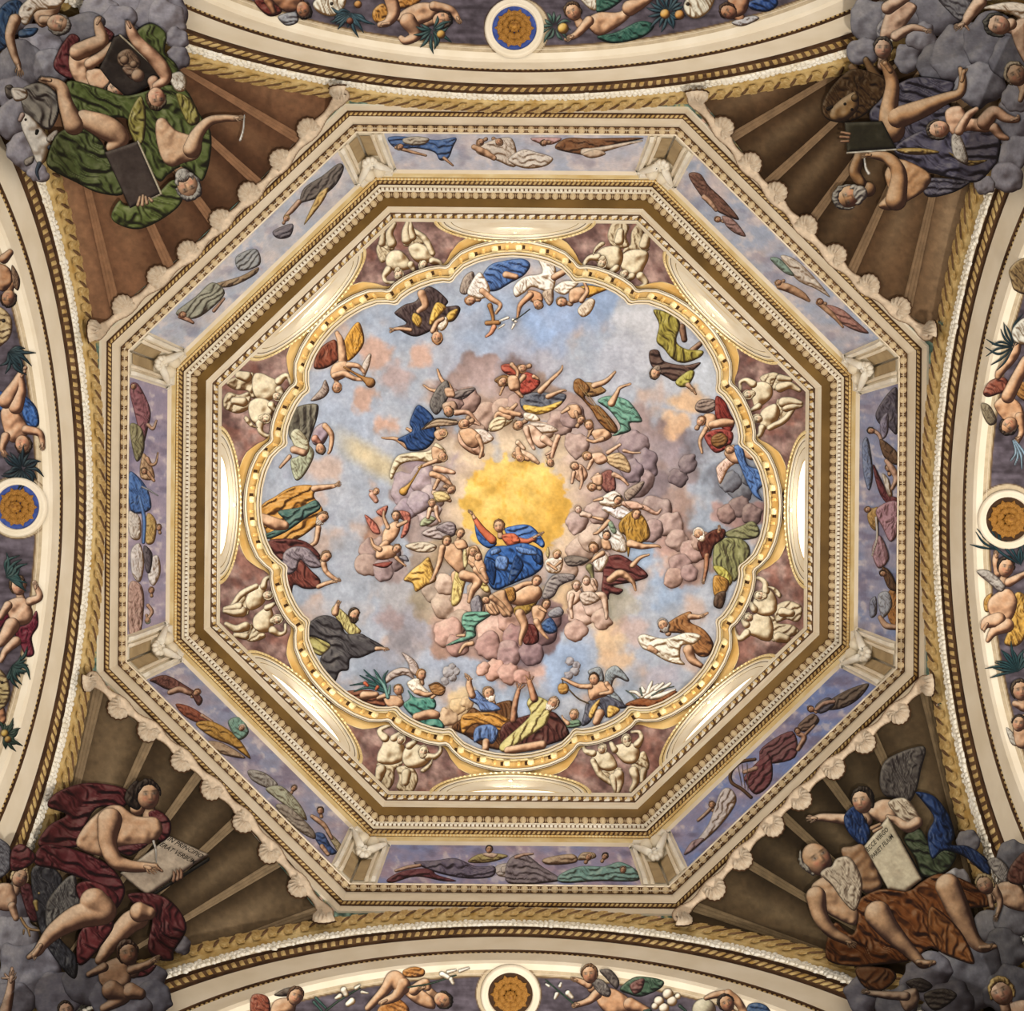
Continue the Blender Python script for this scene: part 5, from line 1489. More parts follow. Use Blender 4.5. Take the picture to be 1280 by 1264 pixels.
sprig(D3, 'painted tall palm blades right of the winged child on the right arch', 1265, 300, 210, 300, 6, 150, '1f4048', leafw=7)
sprig(D3, 'painted palm cluster low on the right arch', 1250, 830, 170, 330, 14, 140, '22464a', leafw=7)
Sf('child', 'painted child with hand at the chin low on the right arch', 'child', D3, """
wing b8b0a0 60 14: 1190,1110 1230,1140 1250,1200 1215,1190
torso=b98a64: 1230,1080 1300,1050 1300,1200 1240,1200
body=b98a64: 1280,1010,22 1235,990,16
head 50 100 0.2 3a2a1c: 1262,925
head 40 80 -0.2 2a1e16: 1255,1090
""", skin='b98a64')
Sf('child', 'painted child tumbling with lilies left of the bottom rosette', 'child', B4, """
cloth b87430 20 18: 735,1062 790,1042 842,1058 832,1092 750,1096
cloth b06c2c 40 18: 615,1245 700,1198 765,1250 740,1290 620,1290
torso=b9875c: 735,1165 800,1145 885,1200 890,1255 800,1228
body=b9875c: 730,1140,44 690,1100,38 645,1160,27 560,1250,17 | 735,1130,36 700,1190,26 625,1222,16 | 790,1160,28 845,1120,20 860,1150,14 810,1140,10
hand 22 190 1: 840,1146
foot 22 -150 1: 645,1215
head 45 -30 0.4 241810: 935,1210
""", skin='b9875c')
Sf('lily', 'painted white lily stem across the bottom panel left of the rosette', 'flower', B4, """
stem~ 38503c: 760,1146,4 880,1125,4 1000,1085,4
flower~ e9e4d4: 930,1080,14 960,1095,12 | 975,1105,12 985,1125,9 | 1020,1065,9 1065,1050,6 | 960,1070,9 1000,1060,6
""")
Sf('lily', 'painted lily cluster further left on the bottom panel', 'flower', B4, """
stem~ 38503c: 350,1264,5 420,1210,5 520,1150,4
flower~ e4dcc6: 440,1160,18 450,1180,14 | 420,1190,14 400,1200,8 | 480,1215,18 460,1230,14 | 500,1150,10 520,1135,6 | 530,1170,9 560,1175,5
leaf~ 3c5a50: 300,1200,8 350,1250,6 | 290,1220,8 330,1264,6
""")
Sf('child', 'painted child peering down at the left end of the bottom panel', 'child', B4, """
cloth 86402a 40 18: -20,1185 60,1195 66,1290 -20,1290
wing 4c3e32 20 14: 90,1185 150,1148 190,1152 160,1190
torso=b08058: 90,1215 170,1200 190,1270 80,1290
head 44 70 0.2 4a2c18: 198,1190
""", skin='b08058')
Sf('child', 'painted winged child seen from behind right of the bottom rosette', 'child', C4, """
cloth 3a523c 30 20: 538,1155 600,1100 662,1092 755,1112 742,1152 650,1192 590,1182
cloth 6c4038 30 16: 590,1130 660,1100 650,1160 610,1180
torso=b8845a: 425,1165 500,1150 585,1200 610,1260 500,1290 430,1230
body=b8845a: 425,1180,26 380,1215,18 310,1238,13 | 385,1135,20 320,1108,12 300,1100,8 | 590,1230,34 680,1270,22
hand 22 195 1: 330,1232
hand 20 160 -1: 322,1110
wing 6a6058 60 14: 396,1112 450,1108 494,1160 482,1195 430,1172
wing 5c5048 60 14: 438,1062 490,1056 536,1110 522,1155 470,1102
head 45 100 -0.3 5a3a20: 388,1080
""", skin='b8845a')
Sf('flower', 'painted white lilies beside the bottom rosette on its right', 'flower', C4, """
stem~ 38503c: 310,1230,4 240,1170,4 170,1110,4
flower~ e9e4d4: 280,1175,15 300,1195,10 | 225,1180,12 215,1200,8 | 240,1140,10 245,1125,6 | 185,1140,7 170,1130,5
""")
Sf('flower', 'painted bunch of pale roses on the bottom panel', 'flower', C4, """
flower~ d9ccb4: 780,1180,28 | 735,1215,26 | 800,1215,26 | 760,1250,26 | 715,1240,18 | 830,1190,16
leaf~ 34483a: 690,1260,9 660,1264,6 | 840,1240,9 870,1264,6
""")
Sf('child', 'painted dark haired child reaching over a pale ball at the bottom panel', 'child', C4, """
ball~ a99e80: 960,1260,60
cloth 2c4468 20 18: 1180,1235 1230,1222 1280,1245 1290,1290 1180,1290
body=a87850: 1060,1180,22 1010,1185,18 970,1200,12 | 1080,1180,26 1130,1220,22 1170,1290,18
head 44 120 0.2 241810: 1072,1225
""", skin='a87850')
# ------------------------------------------------------------------ frieze of the drum: painted panels and bracket pilasters
PANEL = [('right', '8a98be', 'a9a4b8'), ('lower right', '7f92c8', 'a79cb4'), ('bottom', '8f98c4', 'b09cae'), ('lower left', '9aa0bc', 'b2a4b0'), ('left', '9a94ae', 'b0a2b4'), ('upper left', 'b6c0d2', 'd0cacc'), ('top', 'b6bed2', 'd4ccd0'), ('upper right', 'b0bad0', 'd0c4c6')]
def wall_st(X, Y):
    P = SURF['wall'](X, Y); x, y = P[..., 0]/SX, P[..., 1]-Y0
    dots = np.stack([n[0]*x+n[1]*y for n in KN], -1); k = dots.argmax(-1)
    n = KN[k]; return k, -n[..., 1]*x+n[..., 0]*y, P[..., 2]
HS = 7.0*T8
for k, (nm, c1, c2) in enumerate(PANEL):
    q = np.array([[CX+F*(p[0]/p[2]*cr-p[1]/p[2]*sr), CY+F*(p[0]/p[2]*sr+p[1]/p[2]*cr)] for p in (oct_pt(k, s, 7.0, z) for s in (-1, 1) for z in (23.0, 25.8))])
    def sdf(X, Y, k=k):
        kk, s, z = wall_st(X, Y); return np.where(kk == k, np.minimum.reduce([(HS*.83-np.abs(s))*62, (z-23.06)*20, (25.72-z)*20]), -9)
    def colr(X, Y, c1=c1, c2=c2, k=k):
        n = fbm(X/28+k*9, Y/16, 5); n2 = fbm(X/9, Y/9+k*5, 4)
        c = mix(hexc(c1), hexc(c2), np.clip((n-.3)*2.4, 0, 1)); c = mix(c, hexc('d8ccc8'), sstep(n2, .58, .75)*.6)
        c = mix(c, hexc('77708a'), sstep(fbm(X/20+60, Y/12+k, 4), .55, .75)*(.6 if k < 5 else .3))
        return c*(1+.2*(n2-.5))[..., None]
    o = field_mesh('frieze_painting', 'wall', (q[:, 0].min()-2, q[:, 1].min()-2, q[:, 0].max()+2, q[:, 1].max()+2), 1.4, sdf, colr)
    prop(o, 'long painted sky panel of the frieze on the %s side of the drum' % nm, 'painting')
def Z(name, label, cat, tile, text, **k): return fig(name, label, cat, 'wall', tile, text, **k)
Z('person', 'painted figure wrapped in bright blue in the top frieze panel', 'person', B1, """
robe 4a72b6 10 20: 660,688 740,682 900,700 1000,688 984,740 962,792 920,802 890,762 800,742 720,747 680,730
disc c2b9a8 0 14: 738,692 800,682 864,692 850,718 790,727 740,716
body: 700,738,9 780,760,8 850,778,6 | 940,790,9 985,828,5
head 18 200 0 8a6a4c: 720,735
""")
Z('person', 'painted pair of pale children in the middle of the top frieze panel', 'person', B1, """
robe dccfc2 30 20: 1100,762 1150,712 1280,692 1300,832 1200,802
body: 1090,735,14 1140,760,18 1190,790,14
head 20 210 0 a87c58: 1122,712
head 20 -30 0 8a6244: 1215,710
""")
Z('person', 'painted figure in white veils in the top frieze panel', 'person', C1, """
robe e8ded4 20 18: -20,800 50,748 120,760 205,790 165,832 60,842
cloth d2a2a2 10 14: 95,690 245,690 205,722 140,720
""")
Z('person', 'painted reclining figure in brown cloak in the top frieze panel', 'person', C1, """
cloak 8c5a36 20 22: 215,742 270,692 400,692 660,690 520,722 450,762 400,782 330,772
body=e2cfbc: 360,760,18 430,752,16 560,722,9 650,704,5
torso=dcc0a4: 350,770 420,745 470,770 400,792
head 18 190 0 5a3a26: 160,715
""")
Z('angel', 'painted brown winged angel at the left of the upper right frieze panel', 'angel', C1, """
wing 8a5f4e 45 16: 882,872 940,868 985,930 1062,1002 1135,1092 1100,1092 1002,1042 930,960
body=d4a888: 960,985,13 990,1010,13 1020,1050,10
head 17 160 0 8a5c3a: 1030,1098
gown b48c84 40 14: 1050,1080 1110,1100 1170,1180 1120,1170 1070,1130
""")
Z('person', 'painted figure in white and sea green in the upper right frieze panel', 'person', D2, """
robe e6dbcd 40 20: 62,18 132,30 222,112 312,222 240,182 140,132
cloth 8fb0a2 40 14: 10,30 60,30 132,112 80,100
body: 60,165,20 110,180,22 170,212,18 205,240,8
head 17 200 0 a87c50: 52,150
""")
Z('person', 'painted figure in rose drapery at the right of the upper right frieze panel', 'person', D2, """
robe b57f72 35 18: 290,262 370,282 442,342 505,402 440,392 350,342
body: 250,250,12 300,290,14 340,330,10 375,372,6
head 17 160 0 8a5636: 262,245
""")
Z('person', 'painted turbaned figure in dark robe at the top of the right frieze panel', 'person', D2, """
robe 625c6c 80 22: 538,802 600,702 648,685 648,902 600,872 560,860
sash 8f8aa6 70 16: 560,842 600,800 600,900 570,930
body=d0a890: 530,890,10 560,920,10 580,1000,7
head 19 160 -0.3 4a3c38: 515,890
""")
Z('angel', 'painted blue feathered angel in the right frieze panel', 'angel', D2, """
wing 7f92bc 80 14: 470,960 500,930 525,1100 505,1190 478,1110
robe 7a5a40 70 18: 560,930 648,1000 646,1062 580,1022
head 19 100 -0.3 5c3c26: 602,1078
""")
Z('person', 'painted reader in maroon holding an open book in the right frieze panel', 'person', D2, """
robe 7c3a40 60 20: 525,1055 600,1200 650,1230 650,1300 560,1210
book e2dbd0 80 30: 568,1108 600,1128 622,1210 600,1212
body=d4a88c: 590,1040,10 620,1080,16 640,1130,14 620,1180,9
""")
Z('person', 'painted woman in mauve with a candle in the right frieze panel', 'person', D3, """
wing cfa45a 70 14: 498,40 552,10 545,122 510,102
robe be8e9e 80 20: 540,20 645,-20 648,132 612,182 578,122
skirt b98e9c 80 18: 518,222 560,150 605,262 552,315
candle~ efe9de: 540,60,6 545,160,6 520,250,4
head 17 180 0 8a5e40: 500,20
""")
Z('person', 'painted helmeted soldier in orange at the bottom of the right frieze panel', 'person', D3, """
robe 6c4a30 70 18: 568,312 610,330 650,422 600,412
cloak b87a3a 80 20: 600,432 650,442 650,612 600,562
cloth a9b2c2 60 14: 548,452 600,430 622,502 572,562
helmet 8f98b2 80 20: 508,482 540,455 545,540 512,560
body=caa07e: 560,560,12 590,600,16 640,610,14
head 18 150 -0.3 4a3020: 575,340
""")
Z('angel', 'painted brown winged angel in the lower right frieze panel', 'angel', D3, """
wing 6b594c -30 16: 298,982 400,920 505,890 460,962 380,1012 300,1022
robe 565262 -30 14: 236,1002 300,958 335,1000 262,1042
body=b88e78: 330,980,10 280,990,12 240,1020,10
head 18 150 0 6a4630: 215,1018
""")
Z('person', 'painted group with a seated child in the lower right frieze panel', 'person', D3, """
robe 7a5f50 -30 16: 148,1102 220,1040 256,1080 182,1132
cloak 774249 -30 20: -30,1210 122,1128 136,1260 -30,1290
body=c89678: 150,1140,12 180,1160,14 150,1220,10 | 180,1150,8 230,1100,6
head 17 120 0 6a4028: 148,1128
""")
Z('person', 'painted harpist in maroon in the lower right frieze panel', 'person', C4, """
robe 783a42 -40 20: 1168,82 1282,-20 1300,110 1222,182 1168,122
body=c89a80: 1160,70,10 1220,50,12
""")
Z('harp', 'painted brown harp held by the maroon harpist', 'harp', C4, """
frame~ 6c4c36: 1215,5,8 1140,20,9 1095,70,9 1098,120,9 1150,155,9 1195,195,9
string~ a89078: 1130,40,2 1150,140,2 | 1150,30,2 1165,150,2 | 1175,25,2 1180,160,2
""")
Z('person', 'painted figure in white trailing robes in the lower right frieze panel', 'person', C4, """
robe d9d1d4 -50 20: 1040,172 1090,150 1122,212 1062,312 962,412 895,445 980,332
cloth a98a90 -50 16: 858,482 900,415 962,402 905,460
body=cda890: 1010,230,11 975,270,9 930,310,8
head 18 100 0 8a6850: 1000,232
""")
Z('person', 'painted reclining woman in mauve and maroon in the bottom frieze panel', 'person', B4, """
skirt 783c44 10 20: 656,605 740,562 880,550 900,580 1002,612 940,616 800,592 680,624
robe 6f657e 10 22: 788,522 900,510 1000,500 1100,540 1192,540 1182,592 1062,602 940,582 880,562
body=d2a68c: 700,562,8 760,545,10 820,535,9
blouse b9a86a 20 14: 1060,520 1110,480 1200,475 1260,490 1170,520
torso=e0c2ac: 1130,480 1165,470 1210,480 1180,500
head 20 90 0 3c2a20: 1166,455
""")
Z('sheep', 'painted pale sheep beside the mauve woman in the bottom frieze panel', 'sheep', B4, """
fleece c9c0be 0 10: 1195,545 1240,525 1300,530 1310,590 1215,590
torso=c2b6b0: 1225,545 1255,540 1262,570 1232,575
""")
Z('person', 'painted grey cloaked figure in the bottom frieze panel', 'person', C4, """
robe 8d8189 20 20: -20,512 60,478 152,542 240,602 180,622 -20,624
body=d2a890: 20,495,10 60,482,8 105,478,5
""")
Z('person', 'painted turbaned figures in sea green and tan in the bottom frieze panel', 'person', C4, """
robe 7cae a8 0: 0,0
""".replace("robe 7cae a8 0: 0,0", "robe 7caea8 10 20: 238,582 340,540 460,540 540,518 622,560 626,612 440,614 250,622\ncloak c4a888 10 18: 158,502 300,478 320,520 182,532\nturban c9b292 20 12: 330,510 350,472 410,472 415,500")+"""
head 20 60 0.3 c8ae8c: 385,492
head 18 60 0.3 3a2c2a: 465,490
head 18 90 0 7c6450: 555,558
""")
Z('person', 'painted maroon figure at the left of the lower left frieze panel', 'person', A3, """
robe 7b4a40 30 18: 748,872 830,848 932,902 1012,962 990,1002 940,932 840,922 780,892
cloak 9c5138 30 18: 878,992 960,1010 1062,1082 1002,1092 920,1052
body=c89a7c: 850,935,14 900,920,16 950,940,12 | 1010,1050,10 1060,1080,7
head 19 40 0.3 7a4a30: 985,935
""")
Z('person', 'painted figure in yellow drapery in the lower left frieze panel', 'person', A3, """
robe d09c42 35 20: 978,1092 1062,1080 1182,1152 1255,1268 1160,1202 1062,1162
skirt b89a7a 30 18: 1040,1180 1120,1190 1230,1264 1100,1240
cloth 7fb0a0 50 14: 1140,1082 1200,1060 1245,1132 1192,1172
head 18 60 0.3 d8cfc4: 1210,1112
""")
Z('person', 'painted figure in pale green in the lower left frieze panel', 'person', B4, """
cloak a8a49c 40 18: -40,60 40,70 110,130 60,150 -20,110
robe b9bda2 45 18: 48,152 130,140 222,232 255,312 182,262 100,202
rock a89c8c 40 16: 98,242 160,238 282,352 292,405 200,352
head 17 60 0.3 8a7060: 190,150
""")
Z('person', 'painted man in blue tunic with raised face in the lower left frieze panel', 'person', B4, """
tunic 3e5c9a 50 16: 298,372 340,378 372,432 405,472 360,480 300,412
cloak b0a078 50 14: 348,362 410,410 446,470 430,500 390,440
body=cda07c: 280,290,10 310,310,13 345,340,12 380,400,8 | 330,440,12 360,480,10
head 19 100 -0.3 5a4230: 322,262
""")
Z('person', 'painted figure in mauve and olive at the top of the left frieze panel', 'person', A2, """
robe 9b6069 70 18: 648,682 690,655 752,782 742,872 712,962 680,832
skirt 9c966a 80 18: 648,862 710,880 722,982 680,1042
body=d4a88a: 740,860,9 765,880,9 782,840,6
head 17 90 0 9b6069: 668,668
""")
Z('person', 'painted pointing figure in tan in the left frieze panel', 'person', A2, """
robe d2ac82 70 16: 715,1002 758,1062 772,1132 702,1122
body: 735,1030,13 755,1060,10 780,1050,7 790,1000,4 | 740,1100,12 770,1140,8
head 18 120 0 7a5a40: 722,1092
""")
Z('person', 'painted figure in vivid blue with a sword in the left frieze panel', 'person', A2, """
robe 4a7ac8 80 18: 643,1105 690,1118 742,1192 752,1285 655,1290
sword~ b8bcc8: 710,1170,5 750,1190,5 790,1215,3
""")
Z('angel', 'painted white winged angel with gold and blue scarf in the left frieze panel', 'angel', A3, """
wing e4dedd 80 16: 655,225 700,190 722,282 702,382 660,342
wing e6e2e2 80 16: 748,272 790,250 804,332 770,402 740,362
robe d8b46a 70 14: 735,40 782,80 772,182 728,182
cloth e2dad2 70 14: 643,30 700,60 702,165 650,155
scarf~ 5a8ad8: 700,-30,8 722,70,10 718,185,8
tunic 696068 70 14: 718,202 762,240 752,332 728,322
head 17 100 0.3 8a6a4c: 795,110
""")
Z('person', 'painted figure veiled in pale rose in the left frieze panel', 'person', A3, """
robe c9a294 80 18: 643,402 700,390 722,472 702,642 648,655
body=d2a486: 740,500,10 760,530,10 745,560,8
head 17 90 0.3 a87850: 758,425
head 16 -80 0.3 7a8a70: 738,575
""")
Z('angel', 'painted dark winged angel at the right of the upper left frieze panel', 'angel', B1, """
wing 6f6560 -45 16: 218,1012 240,940 330,880 412,818 440,842 402,922 330,982 240,1012
robe dfb868 -55 14: 318,962 362,938 340,1000 262,1102 240,1120 280,1030
robe 7b7581 -20 16: 85,1155 182,1118 172,1182 110,1194
body=d0a284: 215,1010,14 180,1050,14 150,1080,10
head 17 60 0 c09a58: 152,1092
""")
Z('person', 'painted figure in gold and grey in the upper left frieze panel', 'person', A2, """
robe a08462 -35 16: 1055,162 1200,118 1290,72 1274,112 1150,172
robe 98a0a8 -30 18: 1180,20 1280,-20 1300,60 1200,90
""")
Z('person', 'painted pale drifting figure in the upper left frieze panel', 'person', A2, """
robe 9a9d8a -40 20: 878,302 980,218 1062,148 1125,202 1042,292 962,332
body=c08e70: 900,320,11 940,335,11 965,350,8 | 1070,290,10 1120,230,7
head 18 180 0 8a5034: 915,310
""")
# ---- bracket pilasters folded round the eight corners of the drum
CORN = ['right lower', 'bottom right', 'bottom left', 'left lower', 'left upper', 'top left', 'top right', 'right upper']
def wp(k, s, z, out):
    n = KN[k % 8]; t = np.array([-n[1], n[0]]); return W(n[0]*(7.0-out)+t[0]*s, n[1]*(7.0-out)+t[1]*s, z)
def wbox(name, k, s0, s1, z0, z1, d, mat, root, d0=0.0, ins=.85):
    sm, zm = (s0+s1)/2, (z0+z1)/2
    V = [wp(k, s, z, d0) for s, z in ((s0, z0), (s1, z0), (s1, z1), (s0, z1))]
    V += [wp(k, sm+(s-sm)*ins, zm+(z-zm)*ins, d0+d) for s, z in ((s0, z0), (s1, z0), (s1, z1), (s0, z1))]
    return mesh(name, V, [(0, 1, 5, 4), (1, 2, 6, 5), (2, 3, 7, 6), (3, 0, 4, 7), (4, 5, 6, 7)], mat, root, smooth=False)
def tube(name, pts, rad, mat, root, ns=7):
    P = np.array(pts, float); V, Fc = [], []
    for i, p in enumerate(P):
        t = Vector(P[min(i+1, len(P)-1)]-P[max(i-1, 0)]).normalized(); a = t.orthogonal().normalized(); b = t.cross(a)
        r = rad(i/(len(P)-1)) if callable(rad) else rad
        for q in range(ns):
            g = 2*math.pi*q/ns; V.append(Vector(p)+a*r*math.cos(g)+b*r*math.sin(g))
    for i in range(len(P)-1):
        for q in range(ns): Fc.append((i*ns+q, i*ns+(q+1) % ns, (i+1)*ns+(q+1) % ns, (i+1)*ns+q))
    return mesh(name, [tuple(v) for v in V], Fc, mat, root)
def blob(name, p, r, mat, root):
    T = dome_piece(10, 6, 1, 1, 1); V, Fc = T
    V = [(math.sin(math.pi*v/6)*math.cos(2*math.pi*u/10), math.sin(math.pi*v/6)*math.sin(2*math.pi*u/10), math.cos(math.pi*v/6)) for v in range(7) for u in range(10)]
    Fc = [(v*10+u, v*10+(u+1) % 10, v*10+10+(u+1) % 10, v*10+10+u) for v in range(6) for u in range(10)]
    return mesh(name, np.array(V)*np.array(r)+np.array(p), Fc, mat, root)
M['tan'] = noise_mat('tan_panel', '9c8560', 'b8a078', 3)
for i in range(8):
    k0, k1 = i, (i+1) % 8
    root = empty('pilaster', wp(k0, HS, 23.1, 0), 'folded white pilaster with swag and tassel at the %s corner of the frieze' % CORN[i], 'pilaster')
    for k, sg in ((k0, 1), (k1, -1)):
        wbox('shaft', k, sg*HS*.83, sg*(HS-.02), 23.06, 25.72, .05, 'ivory', root)
        wbox('fillet', k, sg*HS*.84, sg*HS*.868, 23.06, 25.6, .05, 'white', root, .05)
        wbox('fillet', k, sg*HS*.885, sg*HS*.905, 23.06, 25.6, .05, 'cream', root, .05)
        wbox('sunk_panel', k, sg*HS*.915, sg*HS*.985, 23.15, 24.5, .008, 'tan', root, .05)
        wbox('cap', k, sg*HS*.85, sg*(HS-.03), 25.45, 25.70, .10, 'white', root, .05)
        blob('bulb', wp(k, sg*HS*.94, 25.28, .13), (.15, .15, .24), 'ivory', root)
        sw = [wp(k, sg*HS*(.86+.13*t), 25.25-.62*math.sin(t*math.pi*.62), .13+.05*math.sin(t*3)) for t in np.linspace(0, 1, 9)]
        tube('swag', sw, lambda t: .045+.035*math.sin(t*3.1), 'white', root)
        sc = [wp(k, sg*(HS*.855-.10*t*math.cos(t*7)), 25.3-.13*t*math.sin(t*7)+.02, .11) for t in np.linspace(.1, 1, 14)]
        tube('scroll', sc, .03, 'white', root)
    c = (wp(k0, HS, 24.6, .2)+wp(k1, -HS, 24.6, .2))/2
    for q in range(9):
        a = 2*math.pi*q/8; dx = np.array([-(KN[k0]+KN[k1])[1], (KN[k0]+KN[k1])[0], 0])*.5
        o = .11*(q < 8); blob('flower', c+dx*o*math.cos(a)+np.array([0, 0, .22*math.sin(a)*(q < 8)]), (.065, .065, .10), 'white', root)
# ---- stucco bearers at the corners of the dome, shading painted into their colours
class XF:
    def __init__(s, fx, fy, sw): s.fx, s.fy, s.sw = fx, fy, sw; s.mir = (1 if fx*fy > 0 else -1)*(-1 if sw else 1); s.sc = 1
    def v(s, dx, dy):
        if s.sw: dx, dy = dy*1.012, dx/1.012
        return dx*s.fx, dy*s.fy
    def __call__(s, q):
        q = q.copy(); dx, dy = s.v(q[:, 0]-641, q[:, 1]-634); q[:, 0], q[:, 1] = 641+dx, 634+dy; return q
    def dirf(s, up):
        a = math.radians(up); dx, dy = s.v(math.cos(a), -math.sin(a)); return math.degrees(math.atan2(-dy, dx))
STA = """
drape d8c6a0 70 40: 190,862 240,832 330,850 402,832 382,882 342,900 332,1000 282,1062 236,1010 230,900
drape dccba6 60 36: 352,882 470,872 522,960 502,1042 472,1082 402,1082 350,1042 372,962
torso: 228,722 262,658 330,648 402,690 424,760 392,832 300,862 206,842 200,782
body: 262,650,34 218,596,22 262,562,16 345,540,13 | 330,650,30 392,600,18 372,560,13
torso: 412,740 470,690 562,716 622,780 604,842 540,882 440,884 398,822
body: 600,800,32 664,792,22 702,745,17 690,690,13 | 452,712,30 500,672,20 470,640,13
body: 230,900,44 215,960,34 | 430,930,40 420,1000,30
mantle decea9 40 30: 540,902 606,850 636,810 628,870 570,922
head 38 60 -0.2 cdbb98: 388,662
head 42 80 0.2 c8b694 d2c29e: 562,752
"""
STB = """
drape d8c6a0 40 36: 718,902 832,880 872,902 800,962 740,992 690,930
drape dccba6 50 36: 940,862 1012,850 1062,902 1052,982 1002,1002 960,932
mantle decea9 60 28: 960,832 1040,750 1084,842 1072,902 1030,880
torso: 632,772 720,748 792,780 834,872 780,912 720,902 650,852
body: 640,770,30 582,752,20 560,700,14 | 640,830,24 700,940,26 790,1010,20
body: 842,940,44 852,1000,32 836,1072,20 | 800,960,34 820,1072,18 | 962,910,40 980,985,30 940,1062,18 | 1040,910,30 1028,990,20
torso: 800,722 880,690 982,700 1012,772 980,842 900,852 840,802
body: 990,700,32 1022,648,20 1004,602,15 945,600,12 | 812,742,28 782,690,17
head 40 80 -0.3 cdbb98: 712,735
head 42 100 0.2 c8b694 d2c29e: 905,662
"""
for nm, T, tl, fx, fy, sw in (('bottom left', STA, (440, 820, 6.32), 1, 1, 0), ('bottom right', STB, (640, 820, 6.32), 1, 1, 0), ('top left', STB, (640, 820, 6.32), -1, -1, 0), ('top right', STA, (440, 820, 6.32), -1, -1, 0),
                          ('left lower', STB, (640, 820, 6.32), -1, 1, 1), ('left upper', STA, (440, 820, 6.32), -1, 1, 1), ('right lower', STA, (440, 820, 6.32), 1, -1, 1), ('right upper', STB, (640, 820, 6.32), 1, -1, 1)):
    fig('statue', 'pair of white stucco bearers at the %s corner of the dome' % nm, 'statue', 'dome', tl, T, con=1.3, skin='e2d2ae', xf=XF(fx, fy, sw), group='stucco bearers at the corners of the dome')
# ------------------------------------------------------------------ the four pendentive groups
A5, D5 = (0, 948, 4), (960, 948, 4)
def P(name, label, cat, tile, text, **k): return fig(name, label, cat, 'pend', tile, text, con=k.pop('con', 1.2), **k)
def clouds(label, tile, col, puffs):
    return P('cloud', label, 'cloud', tile, '\n'.join('puff~ %s: %s' % (c if c else col, p) for c, p in puffs), con=.8)
def lettering(parent, lines, o, ax, ay, size):
    """letters laid on a tablet: o origin, ax along the line, ay down the page (pixels)"""
    for i, t in enumerate(lines):
        cu = bpy.data.curves.new('lettering', 'FONT'); cu.body = t; cu.size = 1; cu.resolution_u = 2; cu.offset = .012
        ob = bpy.data.objects.new('lettering', cu); C.collection.objects.link(ob)
        bpy.context.view_layer.update()
        me = ob.evaluated_get(bpy.context.evaluated_depsgraph_get()).to_mesh()
        v = np.array([p.co[:2] for p in me.vertices]); f = [tuple(p.vertices) for p in me.polygons]
        bpy.data.objects.remove(ob)
        wdt = v[:, 0].max(); k = math.hypot(*ax)/wdt
        oo = np.array(o)+np.array(ay)*i
        a = np.array(ax)/math.hypot(*ax); d = np.array(ay)/math.hypot(*ay)
        q = oo[None]+np.outer(v[:, 0]*k, a)-np.outer(v[:, 1]*size, d)
        Pp = lift(SURF['pend'](q[:, 0], q[:, 1]), np.full(len(q), TOP[parent.name]))
        mesh('lettering', Pp, f, 'ink', parent, smooth=False)
M['ink'] = noise_mat('black_ink', '120d08', '1e160e', 8)
# ---------------- upper left
clouds('painted bank of grey lilac clouds filling the upper left corner', A1, '8f8c96', [
 (0, '40,40,150'), (0, '600,60,150 720,40,150'), ('84818c', '800,60,130'), ('96939c', '480,40,80 520,70,90'), ('8c8994', '590,110,90'), ('97949e', '830,90,100'), ('8a8792', '885,190,60'), ('827f8a', '890,290,58'), (0, '200,230,110'), ('7c7a82', '100,330,120'), ('8a8890', '250,340,90'), ('7a7880', '420,180,120'), ('85828c', '60,470,90'), ('8a8790', '50,600,100'), ('928e98', '110,740,80 140,790,70'), ('9a96a2', '190,860,50 230,880,30')])
P('angel', 'painted fair angel in blue and white leaning in the top left corner', 'angel', A1, """
robe 35547c 60 34: -40,120 20,20 90,0 120,40 100,110 40,230 -40,260
robe 35547c 10 24: 100,150 190,140 165,180 100,188
torso: 170,60 300,0 290,70 210,140
blouse e2d6c6 40 26: 105,30 190,-30 330,-30 290,40 185,55 135,125 95,95
body: 75,100,32 50,180,26 70,270,20 92,325,15 95,360,7 | 215,100,24 240,100,22
hand 34 -75 1: 94,335
head 56 -15 -0.35 7c746a: 292,120
""", skin='d0a884')
P('bull', 'painted white horned bull resting among the upper left clouds', 'animal', A1, """
flank 857f74 60 60: 105,450 200,415 285,470 295,565 245,650 160,600 118,555
hoof 544a42 20 20: 25,432 60,425 75,470 55,500 30,480
leg c8c0b4 20 40: 60,440 130,445 135,490 85,508 62,485
torso=cfc9be: 105,565 165,590 245,690 255,745 222,812 188,822 150,735 108,640
ear b8aea2 60 14: 232,690 282,650 297,690 250,715
ear 8a8074 60 14: 122,800 170,778 165,815 130,832
horn~ 384658: 250,738,14 295,768,10 328,802,4
horn~ 384658: 197,820,13 184,860,9 196,898,4
eye~ 17120e: 186,655,10 182,668,8
nostril~ 5a3c36: 128,598,7
muzzle~ b89c90: 112,575,14 100,600,12
""")
P('child', 'painted nude child with a red cloth holding the dark picture', 'child', A1, """
cloth 65282a 60 26: 268,312 345,175 402,200 352,282 376,395 300,372
cloth 65282a 30 18: 508,128 572,170 545,205
wing c2b8aa 70 14: 380,490 430,440 505,500 515,548 435,562
torso: 345,285 395,225 455,285 440,360 490,420 440,470 360,380
torso: 430,360 500,345 565,390 530,450 460,450
body: 390,260,44 470,225,42 512,205,34 495,140,25 488,100,16 502,90,8
foot 22 60 1: 490,112
body: 450,320,30 515,275,24 560,225,17
head 54 -150 0.3 33281f: 580,448
""", skin='cfa27c')
